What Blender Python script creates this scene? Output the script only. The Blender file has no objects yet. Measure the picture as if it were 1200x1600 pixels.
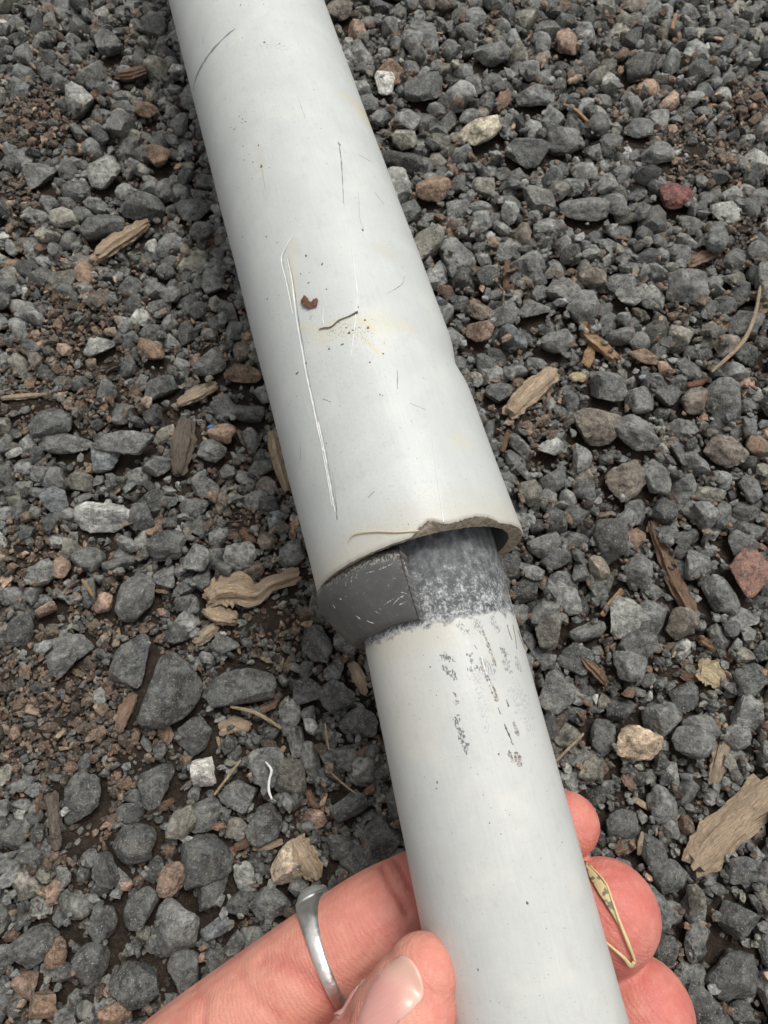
import bpy, bmesh, math, random
import numpy as np
from mathutils import Vector, Matrix, noise
from mathutils.bvhtree import BVHTree
random.seed(7); rng = np.random.default_rng(7)
scene = bpy.context.scene
COL = scene.collection
# ------------------------------------------------------------------ camera
F = 1067.0                      # focal length in pixels of the 1200x1600 photograph
TH = math.radians(18.0); CH = 0.160
CAM = Vector((0, 0, CH))
RV = Vector((1, 0, 0)); UV_ = Vector((0, math.cos(TH), math.sin(TH))); VV = Vector((0, math.sin(TH), -math.cos(TH)))
cd = bpy.data.cameras.new('camera'); cam = bpy.data.objects.new('camera', cd); COL.objects.link(cam)
cam.location = CAM; cam.rotation_euler = (TH, 0, 0)
cd.sensor_fit = 'VERTICAL'; cd.sensor_height = 24; cd.lens = F / 1600 * 24
cd.clip_start = 0.005; cd.clip_end = 50
cd.dof.use_dof = True; cd.dof.focus_distance = 0.118; cd.dof.aperture_fstop = 40
scene.camera = cam
# ------------------------------------------------------------------ sky, sun, exposure
SUN_EL, SUN_AZ = math.radians(62), math.radians(30)      # azimuth clockwise from +Y
w = bpy.data.worlds.new('World'); scene.world = w; w.use_nodes = True
nt = w.node_tree; nt.nodes.clear()
out = nt.nodes.new('ShaderNodeOutputWorld'); bg = nt.nodes.new('ShaderNodeBackground')
sky = nt.nodes.new('ShaderNodeTexSky'); sky.sky_type = 'NISHITA'; sky.sun_disc = False
sky.sun_elevation = SUN_EL; sky.sun_rotation = SUN_AZ; sky.dust_density = 4; sky.air_density = 1.2
hsv = nt.nodes.new('ShaderNodeHueSaturation'); hsv.inputs['Saturation'].default_value = 0.05
nt.links.new(sky.outputs[0], hsv.inputs['Color']); nt.links.new(hsv.outputs[0], bg.inputs[0])
bg.inputs[1].default_value = 0.12; nt.links.new(bg.outputs[0], out.inputs[0])
sl = bpy.data.lights.new('sun', 'SUN'); sl.energy = 1.65; sl.angle = math.radians(20); sl.color = (1, .965, .91)
sun = bpy.data.objects.new('sun', sl); COL.objects.link(sun)
sd = Vector((math.sin(SUN_AZ) * math.cos(SUN_EL), math.cos(SUN_AZ) * math.cos(SUN_EL), math.sin(SUN_EL)))
sun.rotation_euler = sd.to_track_quat('Z', 'Y').to_euler(); sun.location = sd * 2
vs = scene.view_settings
vs.view_transform = 'Standard'; vs.look = 'None'; vs.gamma = 1; vs.use_curve_mapping = False
vs.exposure = 0.16
scene.render.engine = 'CYCLES'

# ------------------------------------------------------------------ geometry helpers
def ray(px, py): return float((px - 600) / F) * RV + float((800 - py) / F) * UV_ + VV
def P(px, py, d): return CAM + float(d) * ray(px, py)
def G(px, py, z=0.0):
    r = ray(px, py); return CAM + r * float((z - CH) / r.z)
def proj(p):
    q = Vector(p) - CAM; d = q.dot(VV); return 600 + F * q.dot(RV) / d, 800 - F * q.dot(UV_) / d, d
def tag(o, label=None, cat=None, group=None, kind=None):
    if label: o['label'] = label
    if cat: o['category'] = cat
    if group: o['group'] = group
    if kind: o['kind'] = kind
    return o
def mesh_from(name, v, f, smooth=True):
    m = bpy.data.meshes.new(name); m.from_pydata([tuple(a) for a in v], [], [tuple(a) for a in f])
    m.polygons.foreach_set('use_smooth', [smooth] * len(m.polygons)); m.update(); return m
def link(name, me, mat=None, parent=None):
    o = bpy.data.objects.new(name, me); COL.objects.link(o)
    if mat and not me.materials: me.materials.append(mat)
    if parent: o.parent = parent
    return o
def empty(name, mw):
    o = bpy.data.objects.new(name, None); COL.objects.link(o); o.empty_display_size = .01; o.matrix_world = mw; return o
def set_uv(me, uv):                       # uv per vertex
    lay = me.uv_layers.new(name='UVMap'); li = np.empty(len(me.loops), dtype=np.int32)
    me.loops.foreach_get('vertex_index', li); lay.data.foreach_set('uv', np.asarray(uv, dtype=np.float32)[li].ravel())
def pt_color(me, name, cols):
    a = me.attributes.new(name, 'FLOAT_COLOR', 'POINT')
    c = np.ones((len(me.vertices), 4), dtype=np.float32); c[:, :3] = cols; a.data.foreach_set('color', c.ravel())
def catmull(pts, n):
    pts = [np.array(p, float) for p in pts]; ps = [2 * pts[0] - pts[1]] + pts + [2 * pts[-1] - pts[-2]]; res = []
    for i in range(1, len(ps) - 2):
        for k in range(n):
            t = k / n; a, b, c, d = ps[i - 1:i + 3]
            res.append(.5 * (2 * b + (c - a) * t + (2 * a - 5 * b + 4 * c - d) * t * t + (3 * b - a - 3 * c + d) * t ** 3))
    res.append(pts[-1]); return np.array(res)

# ------------------------------------------------------------------ material helpers
class NB:
    """small node builder"""
    def __init__(s, name):
        s.m = bpy.data.materials.new(name); s.m.use_nodes = True; s.t = s.m.node_tree; s.t.nodes.clear()
        s.out = s.t.nodes.new('ShaderNodeOutputMaterial'); s.b = s.t.nodes.new('ShaderNodeBsdfPrincipled')
        s.t.links.new(s.b.outputs[0], s.out.inputs[0])
    def n(s, typ, **kw):
        nd = s.t.nodes.new(typ)
        for k, v in kw.items(): setattr(nd, k, v)
        return nd
    def set(s, sock, v):
        if hasattr(v, 'is_output') or isinstance(v, bpy.types.NodeSocket): s.t.links.new(v, sock)
        elif hasattr(sock.default_value, '__len__') and not hasattr(v, '__len__'): sock.default_value = [v] * len(sock.default_value)
        elif hasattr(v, '__len__') and len(v) == 3 and len(sock.default_value) == 4: sock.default_value = (*v, 1)
        else: sock.default_value = v
    def pos(s): return s.n('ShaderNodeNewGeometry').outputs['Position']
    def uv(s): return s.n('ShaderNodeUVMap', uv_map='UVMap').outputs[0]
    def math(s, op, a, b=0.0, c=0.0, clamp=False):
        nd = s.n('ShaderNodeMath', operation=op, use_clamp=clamp); s.set(nd.inputs[0], a); s.set(nd.inputs[1], b)
        s.set(nd.inputs[2], c); return nd.outputs[0]
    def vec(s, op, a, b=(0, 0, 0), out=0):
        nd = s.n('ShaderNodeVectorMath', operation=op); s.set(nd.inputs[0], a)
        if op == 'SCALE': s.set(nd.inputs['Scale'], b)
        else: s.set(nd.inputs[1], b)
        return nd.outputs[out]
    def noise(s, vec, scale, detail=4, rough=.55, dist=0.0, color=False):
        nd = s.n('ShaderNodeTexNoise'); s.set(nd.inputs['Vector'], vec); nd.inputs['Scale'].default_value = scale
        nd.inputs['Detail'].default_value = detail; nd.inputs['Roughness'].default_value = rough; nd.inputs['Distortion'].default_value = dist
        return nd.outputs[1 if color else 0]
    def voro(s, vec, scale, feature='F1', out=0, rand=1.0):
        nd = s.n('ShaderNodeTexVoronoi', feature=feature); s.set(nd.inputs['Vector'], vec); nd.inputs['Scale'].default_value = scale
        nd.inputs['Randomness'].default_value = rand; return nd.outputs[out]
    def rng(s, v, a, b, c=0.0, d=1.0, smooth=True):
        nd = s.n('ShaderNodeMapRange', interpolation_type='SMOOTHSTEP' if smooth else 'LINEAR'); s.set(nd.inputs[0], v)
        for i, x in enumerate((a, b, c, d)): s.set(nd.inputs[i + 1], x)
        return nd.outputs[0]
    def mix(s, fac, a, b, blend='MIX'):
        nd = s.n('ShaderNodeMix', data_type='RGBA', blend_type=blend, clamp_factor=True)
        s.set(nd.inputs[0], fac); s.set(nd.inputs[6], a); s.set(nd.inputs[7], b); return nd.outputs[2]
    def bump(s, h, strength, dist, normal=None):
        nd = s.n('ShaderNodeBump'); nd.inputs['Strength'].default_value = strength; nd.inputs['Distance'].default_value = dist
        s.set(nd.inputs['Height'], h)
        if normal is not None: s.set(nd.inputs['Normal'], normal)
        return nd.outputs[0]
    def fin(s, color=None, rough=None, normal=None, **kw):
        if color is not None: s.set(s.b.inputs['Base Color'], color)
        if rough is not None: s.set(s.b.inputs['Roughness'], rough)
        if normal is not None: s.set(s.b.inputs['Normal'], normal)
        for k, v in kw.items(): s.set(s.b.inputs[k.replace('_', ' ')], v)
        return s.m
    def capsule(s, uv, A, B, r, soft):
        A = np.array([A[0], A[1], 0.0]); B = np.array([B[0], B[1], 0.0]); ba = B - A; L2 = max(float(ba @ ba), 1e-9)
        pa = s.vec('SUBTRACT', uv, tuple(A)); h = s.vec('DOT_PRODUCT', pa, tuple(ba / L2), out=1)
        h = s.math('MULTIPLY', h, 1.0, clamp=True)
        d = s.vec('LENGTH', s.vec('SUBTRACT', pa, s.vec('SCALE', tuple(ba), h)), out=1)
        return s.rng(d, r, r + soft, 1.0, 0.0)

def stone_material(name, per_object):
    b = NB(name); p = b.pos()
    if per_object: tint = b.n('ShaderNodeObjectInfo').outputs['Color']
    else: tint = b.n('ShaderNodeAttribute', attribute_name='tint').outputs['Color']
    n1 = b.noise(p, 240, 6, .65); n2 = b.noise(p, 900, 6, .7); n3 = b.noise(p, 3000, 4, .65); n4 = b.noise(b.vec('ADD', p, (.3, .1, .2)), 420, 5, .7)
    v = b.math('MULTIPLY', b.rng(n1, .37, .63, .5, 1.5, False), b.rng(n2, .37, .63, .55, 1.6, False))
    c = b.vec('SCALE', tint, v)
    c = b.mix(b.rng(n4, .50, .64, 0, .55), c, b.vec('ADD', b.vec('SCALE', tint, .9), (.14, .13, .10)))
    c = b.mix(b.rng(b.noise(p, 2300, 5, .7), .575, .64, 0, .75), c, (.46, .45, .40))
    c = b.mix(b.rng(b.noise(p, 1500, 5, .7), .43, .35, 0, .75), c, (.028, .027, .026))
    h = b.math('ADD', b.math('MULTIPLY', n2, .65), b.math('MULTIPLY', n3, .35))
    return b.fin(c, b.rng(n2, .35, .65, .42, .8, False), b.bump(h, 1.0, .0012), Specular_IOR_Level=.5)
STONE_OBJ = stone_material('stone_rock', True); STONE_ATT = stone_material('gravel_rock', False)

def wood_material(name):
    b = NB(name); p = b.uv(); tint = b.n('ShaderNodeObjectInfo').outputs['Color']
    st = b.vec('MULTIPLY', p, (2.2, .22, 1)); f1 = b.noise(st, 1.6, 5, .65, .6); f2 = b.noise(st, 5, 4, .6)
    c = b.vec('SCALE', tint, b.math('MULTIPLY', b.rng(f1, .25, .75, .62, 1.45, False), b.rng(f2, .3, .7, .7, 1.3, False)))
    c = b.mix(b.rng(b.noise(b.pos(), 420, 3), .6, .74, 0, .35), c, (.09, .06, .04))
    c = b.mix(b.rng(f1, .36, .3, 0, .45), c, (.08, .055, .038))
    return b.fin(c, .8, b.bump(b.math('ADD', f1, b.math('MULTIPLY', f2, .5)), 1.0, .0012), Specular_IOR_Level=.2)
WOOD = wood_material('weathered_wood')

# ------------------------------------------------------------------ base rock shapes
def ico(sub):
    bm = bmesh.new(); bmesh.ops.create_icosphere(bm, subdivisions=sub, radius=1.0)
    v = np.array([q.co[:] for q in bm.verts]); f = np.array([[q.index for q in a.verts] for a in bm.faces]); bm.free(); return v, f
CV0, CF0 = ico(1)[0][:12], None
ICO = {s: ico(s) for s in (1, 2, 3, 4)}
_bm = bmesh.new(); bmesh.ops.create_icosphere(_bm, subdivisions=1, radius=1.0); CV0 = np.array([q.co[:] for q in _bm.verts]); CF0 = np.array([[q.index for q in a.verts] for a in _bm.faces]); _bm.free()
def rock_shape(seed, sub, K=13, p=16, rough=.06, nsc=1.6):
    r_ = np.random.default_rng(seed); v, f = ICO[sub]
    n = r_.normal(size=(K, 3)); n /= np.linalg.norm(n, axis=1)[:, None]; d = r_.uniform(.62, 1.05, K)
    dots = np.clip(v @ n.T, .06, None); val = d[None] / dots; val = np.minimum(val, 6)
    r = (np.sum(val ** -p, axis=1)) ** (-1 / p); r = np.minimum(r, 1.25)
    off = Vector((seed * 3.1, seed * 1.7, 0))
    nz = np.array([noise.fractal(Vector(q) * nsc + off, .8, 2.1, 5) for q in v])
    q = v * (r * (1 + rough * nz))[:, None]
    q *= np.array([1, r_.uniform(.68, .95), r_.uniform(.6, .85)])
    q -= (q.max(0) + q.min(0)) / 2; q /= np.abs(q[:, :2]).max(); return q
NROCK = 26
ROUND = (5, 11, 17)
def rk(i, sub): return rock_shape(100 + i, sub, *((26, 14, .09, 2.4) if i in ROUND else (10 + i % 4, 48, .075, 2.2)))
ROCK2 = [rk(i, 2) for i in range(NROCK)]
ROCKM = {}
def rock_mesh(i):
    if i not in ROCKM:
        m = mesh_from('stone', rk(i, 4), ICO[4][1]); m.set_sharp_from_angle(angle=math.radians(24)); m.materials.append(STONE_OBJ); ROCKM[i] = m
    return ROCKM[i]
CRUMB = []
for i in range(8): r_ = np.random.default_rng(300 + i); CRUMB.append(np.array(CV0) * r_.uniform(.6, 1.15, (12, 1)))

# ------------------------------------------------------------------ ground: soil sheet + height field for settling stones
RES = .0004; HX0, HY0 = -.205, -.115; NX, NY = 1025, 1050
gx = HX0 + np.arange(NX) * RES; gy = HY0 + np.arange(NY) * RES
DIRT = [(60, 200, 90), (20, 320, 60), (120, 520, 95), (150, 640, 70), (40, 640, 60), (230, 1095, 95), (90, 1130, 130), (20, 1060, 80), (180, 960, 70),
        (430, 985, 75), (320, 700, 50), (1085, 250, 85), (1170, 180, 60), (1150, 370, 40), (820, 660, 55), (330, 560, 45), (40, 870, 60),
        (130, 1310, 60), (200, 1190, 60), (1000, 700, 35), (940, 1020, 35), (1050, 480, 40), (380, 830, 45)]
DW = []
for (x, y, r) in DIRT:
    c = G(x, y); e = G(x + r * .72, y); DW.append((c.x, c.y, (e - c).length))
def dirt(x, y):
    v = np.zeros(np.shape(x))
    for (cx, cy, r) in DW: v = np.maximum(v, np.exp(-((x - cx) ** 2 + (y - cy) ** 2) / (r * r)))
    return v
GXX, GYY = np.meshgrid(gx, gy)
DM = dirt(GXX, GYY)
H = (DM * .0034).astype(np.float32)
soil_b = NB('soil'); pp = soil_b.pos()
s1 = soil_b.noise(pp, 300, 6, .7); s2 = soil_b.noise(pp, 1500, 5, .7)
sc = soil_b.mix(soil_b.rng(s1, .3, .7), (.028, .022, .018), (.07, .052, .04)); sc = soil_b.mix(soil_b.rng(s2, .55, .7, 0, .6), sc, (.2, .14, .095))
SOIL = soil_b.fin(sc, .95, soil_b.bump(s2, 1, .0012), Specular_IOR_Level=.15)
def soil_z(x, y): return float(dirt(np.array(x), np.array(y))) * .0034
vs_, fs_ = [], []; NG = 150
xs = np.linspace(-.21, .21, NG); ys = np.linspace(-.12, .31, NG)
xs = np.concatenate([[-1.2, -.6], xs, [.6, 1.2]]); ys = np.concatenate([[-1.2, -.6], ys, [.7, 1.4]])
sx, sy = np.meshgrid(xs, ys); sz = dirt(sx, sy) * .0034 + np.array([[noise.noise((a * 250, b * 250, 0)) for a in xs] for b in ys]) * .0006
n_ = len(xs); sv = np.stack([sx.ravel(), sy.ravel(), sz.ravel()], 1)
sf = [(j * n_ + i, j * n_ + i + 1, (j + 1) * n_ + i + 1, (j + 1) * n_ + i) for j in range(len(ys) - 1) for i in range(n_ - 1)]
ground = link('ground', mesh_from('ground', sv, sf), SOIL); tag(ground, kind='structure')

def settle(x, y, rx, ry, ang, rz, pct=65, sink=.78, commit=True):
    R = max(rx, ry); i0 = int((x - R - HX0) / RES); i1 = int((x + R - HX0) / RES) + 1; j0 = int((y - R - HY0) / RES); j1 = int((y + R - HY0) / RES) + 1
    i0 = max(i0, 0); j0 = max(j0, 0); i1 = min(i1, NX); j1 = min(j1, NY)
    if i1 - i0 < 1 or j1 - j0 < 1: return rz
    X = gx[i0:i1][None] - x; Y = gy[j0:j1][:, None] - y; c, s = math.cos(ang), math.sin(ang)
    q = ((X * c + Y * s) / rx) ** 2 + ((-X * s + Y * c) / ry) ** 2
    h = H[j0:j1, i0:i1]; core = q < .6
    if not core.any(): core = q <= q.min()
    z = float(np.percentile(h[core], pct)) + rz * sink
    if commit:
        top = z + rz * np.sqrt(np.clip(1 - q, 0, 1)); m = q < .92; h[m] = np.maximum(h[m], top[m])
    return z
def hm(x, y):
    i = min(max(int((x - HX0) / RES), 0), NX - 1); j = min(max(int((y - HY0) / RES), 0), NY - 1); return float(H[j, i])

# ------------------------------------------------------------------ colours of stones and wood (albedo)
C = dict(s=(.44, .44, .41), g=(.170, .172, .163), d=(.105, .108, .104), l=(.31, .31, .285), b=(.19, .205, .21), w=(.66, .64, .59), c=(.52, .46, .34), p=(.33, .225, .165),
         n=(.25, .165, .11), r=(.25, .135, .10), k=(.19, .07, .062), t=(.56, .43, .30), o=(.46, .30, .17), y=(.60, .49, .31), e=(.2, .168, .135), h=(.48, .385, .28))
# landmark stones: x, y, length, width, angle, colour, rock shape, short name, label   (pixels of the photograph)
STONES = [
 (600,128,46,28,80,'w',3,'white stone beside the big pipe','bright white stone right of the big pipe near the top'),
 (757,200,76,38,32,'c',8,'cream stone','long cream coloured stone with yellow stains'),
 (678,290,56,42,0,'n',5,'rough brown stone','rough reddish brown stone right of the big pipe'),
 (1055,303,56,42,-25,'k',17,'dark red stone','dark red stone, the only red one in the gravel'),
 (1172,897,80,58,70,'r',6,'rust red stone','large smooth rust red stone at the right edge'),
 (1000,1160,74,58,10,'t',11,'lumpy tan stone','lumpy light tan stone right of the thin pipe'),
 (155,804,106,54,6,'s',2,'pale grey slab stone','wide pale grey slab stone at the left, paler than its neighbours'),
 (160,707,60,56,40,'b',9,'blue grey stone','blue grey angular stone above the pale slab stone'),
 (318,1208,52,48,-30,'w',14,'chalky white stone','chalky off white angular stone above the hand'),
 (258,1085,112,88,55,'d',4,'biggest dark stone','biggest dark grey stone, broad and angular, left of the thin pipe'),
 (372,1072,116,66,10,'d',10,'flat dark stone','wide flat dark stone beside the biggest dark one'),
 (312,1345,80,78,30,'d',1,'pointed dark stone','pointed dark stone with a raised peak above the fingers'),
 (125,1250,80,62,75,'d',16,'upright dark stone','tall dark grey stone standing in brown crumbs at the left'),
 (937,660,86,58,-15,'e',17,'smooth oval stone','smooth oval grey brown stone right of the big pipe'),
 (982,745,70,62,60,'e',11,'round brownish stone','round brownish grey stone beside the white veined one'),
 (1030,741,64,44,75,'g',5,'white veined stone','dark rounded stone crossed by one white vein'),
 (1000,672,74,54,-35,'g',11,'humped grey stone','humped grey stone above the round brownish one'),
 (205,1030,84,58,70,'d',20,'tall dark slab','tall dark slab stone above the biggest dark stone'),
 (72,951,36,30,20,'p',7,'left pink stone','pale pink angular stone, left one of a pair'),
 (161,942,36,32,50,'p',13,'right pink stone','pale pink angular stone, right one of a pair'),
 (95,886,38,26,80,'p',5,'small pink brown stone','small pink brown stone above the pink pair'),
 (270,1374,48,42,10,'p',15,'pinkish brown stone','pinkish brown stone left of the pointed dark stone'),
 (452,1348,62,54,20,'h',5,'pinkish grey stone','pinkish grey speckled stone under a fibrous wood chip'),
 (530,8,52,34,20,'e',17,'brown stone at the top','rounded brown stone touching the big pipe at the top'),
 (228,170,36,30,0,'n',11,'orange brown pebble','flat orange brown pebble left of the big pipe'),
 (245,241,42,36,60,'n',18,'tan wedge stone','tan brown wedge shaped stone left of the big pipe'),
 (158,265,58,48,-30,'l',19,'pale green grey stone','pale green grey angular stone in the upper left'),
 (278,108,30,20,20,'w',0,'white chip by the pipe','white chip touching the left side of the big pipe'),
 (888,62,42,40,60,'p',5,'upper pink stone','rounded pink brown stone near the top'),
 (838,145,62,40,12,'g',21,'wide grey wedge','wide grey wedge shaped stone in the upper right'),
 (828,225,66,60,20,'d',22,'pitted black stone','pitted nearly black stone below the cream stone'),
 (920,318,88,42,-5,'g',5,'long humped stone','long humped grey stone left of the dark red stone'),
 (235,546,48,36,-20,'n',23,'brown flat stone','flat brown stone in the crumbs left of the big pipe'),
 (378,583,62,34,-10,'n',24,'brown block','blocky brown stone touching the left side of the big pipe'),
 (348,678,44,34,10,'p',25,'mottled pink stone','mottled pink stone next to the scrap of blue'),
 (385,620,1,1,0,'g',0,'',''),
 (750,482,46,32,-20,'e',11,'grey olive pebble','smooth olive grey pebble right of the big pipe'),
 (750,516,42,38,30,'p',2,'dull pink stone','dull pink angular stone under the olive grey pebble'),
 (1006,557,46,28,-30,'n',9,'brown pink stone','pink brown block right of the orange bent stick'),
 (1037,1118,62,52,50,'g',1,'triangular grey stone','triangular grey stone above the lumpy tan one'),
 (975,965,68,46,60,'l',3,'light grey jagged stone','light grey jagged stone right of the grey glue band'),
 (930,790,1,1,0,'g',0,'',''),
 (255,1270,1,1,0,'g',0,'',''),
 (90,1490,46,30,80,'n',8,'brown knob','dark brown knobbly lump at the lower left'),
 (68,1570,46,34,10,'n',12,'ragged brown lump','ragged brown lump near the lower left corner'),
 (180,1582,52,42,0,'n',4,'broken brown lump','broken brown lump left of the wrist'),
 (1092,672,1,1,0,'g',0,'',''),
 (1170,1300,1,1,0,'g',0,'',''),
 (336,1452,50,46,20,'b',7,'speckled blue grey stone','speckled light blue grey stone above the hand'),
 (420,1415,66,52,-10,'g',9,'notched grey stone','notched grey stone just left of the ring'),
 (155,540,48,38,20,'l',0,'light grey stone','light grey stone beside the flat brown one'),
 (330,435,48,36,80,'g',17,'smooth upright pebble','smooth upright grey pebble left of the big pipe'),
 (155,345,72,56,20,'d',10,'brown grey boulder','large brown grey stone above the tan wood piece'),
 (250,560,1,1,0,'g',0,'',''),
 (1168,1362,62,44,-5,'d',20,'dark stone under the wood slab','dark angular stone under the big wood slab'),
 (1160,1440,70,56,10,'d',14,'block at the right edge','blocky dark stone at the lower right edge'),
 (1155,1530,80,84,70,'d',2,'big lower right stone','big dark faceted stone in the lower right corner'),
 (1040,1490,56,40,70,'d',16,'','' ),
 (1090,1475,60,40,80,'g',21,'',''), (1100,1140,58,50,0,'g',22,'',''), (1065,1000,1,1,0,'g',0,'',''),
 (130,1395,1,1,0,'g',0,'',''), (50,1480,70,62,40,'d',23,'',''), (135,1510,62,66,60,'d',24,'',''), (210,1320,64,60,20,'d',25,'',''),
 (205,1545,78,70,0,'d',13,'wide lower left stone','wide dark stone at the lower left beside the wrist'),
 (160,1445,80,40,-70,'d',18,'long narrow stone','long narrow dark stone leaning in the lower left'),
 (235,1375,1,1,0,'g',0,'',''), (215,1420,66,50,60,'d',10,'',''), (330,1390,70,44,50,'d',9,'',''), (410,1290,60,48,30,'d',3,'',''),
 (240,1225,70,58,55,'d',0,'',''), (370,1245,60,44,0,'g',6,'',''), (545,1260,62,60,20,'d',7,'',''), (495,1005,62,52,-40,'d',2,'',''),
 (430,1080,1,1,0,'g',0,'',''), (210,930,66,60,20,'g',15,'',''), (525,1090,60,48,60,'d',19,'',''), (480,1080,50,44,0,'d',20,'',''),
 (560,1130,60,50,10,'d',21,'',''), (300,1150,62,56,30,'d',22,'',''), (440,1180,1,1,0,'g',0,'',''), (110,1010,58,52,20,'g',23,'',''),
 (90,1030,52,46,50,'g',24,'',''), (260,850,60,50,20,'d',25,'',''), (190,690,92,34,5,'g',6,'',''), (95,690,92,34,-6,'g',8,'',''),
 (75,655,70,56,10,'d',10,'',''), (250,600,64,36,45,'d',1,'',''), (325,565,56,40,35,'g',4,'',''), (385,640,56,44,-10,'d',7,'',''),
 (330,700,46,40,0,'g',11,'',''), (245,725,50,36,20,'g',14,'',''), (330,45,44,40,0,'d',16,'',''), (165,60,50,42,30,'g',18,'',''),
 (60,270,52,40,30,'g',20,'',''), (300,320,58,40,10,'d',22,'',''), (220,315,70,54,-10,'d',24,'',''), (662,128,58,50,-20,'d',3,'',''),
 (770,75,60,44,-15,'g',13,'',''), (1005,95,52,44,0,'d',15,'',''), (1000,195,56,30,0,'g',19,'',''), (1030,235,52,40,20,'g',21,'',''),
 (885,210,62,52,0,'g',23,'',''), (770,240,1,1,0,'g',0,'',''), (915,475,58,50,60,'g',25,'',''), (835,480,52,34,5,'g',0,'',''),
 (985,460,44,34,0,'l',2,'',''), (870,530,48,40,0,'g',4,'',''), (970,520,46,44,0,'g',7,'',''), (1005,620,54,52,40,'g',9,'',''),
 (1075,445,62,44,0,'g',12,'',''), (955,600,64,56,-30,'g',14,'',''), (1090,620,46,44,10,'e',5,'',''), (1140,700,64,54,-20,'e',11,'',''),
 (860,700,40,32,20,'l',16,'',''), (780,610,44,36,70,'d',18,'',''), (1000,1010,70,58,30,'d',20,'',''), (1020,965,60,54,50,'g',22,'',''),
 (1070,970,56,56,20,'e',24,'',''), (1000,890,58,44,80,'g',1,'',''), (870,1080,64,50,40,'g',3,'',''), (900,1030,58,44,0,'d',6,'',''),
 (990,1040,52,44,0,'g',8,'',''), (945,1150,50,46,40,'d',5,'',''), (1090,1160,62,56,10,'g',13,'',''), (905,1090,1,1,0,'g',0,'',''),
 (920,1290,50,40,60,'d',15,'',''), (1040,1260,56,48,70,'g',17,'',''), (975,1290,64,40,10,'d',19,'',''), (1020,1330,58,44,-50,'d',21,'',''),
 (1050,1370,60,56,20,'d',23,'',''), (1100,1300,1,1,0,'g',0,'',''), (1160,900,1,1,0,'g',0,'',''), (1130,930,70,44,-60,'g',25,'',''),
 (1165,850,44,50,0,'g',2,'',''), (850,850,52,44,0,'g',4,'',''), (920,935,1,1,0,'g',0,'',''), (920,985,58,46,10,'g',7,'',''), (870,870,50,40,0,'d',9,'',''),
]
STONES = [s for s in STONES if s[2] > 1]
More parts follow.
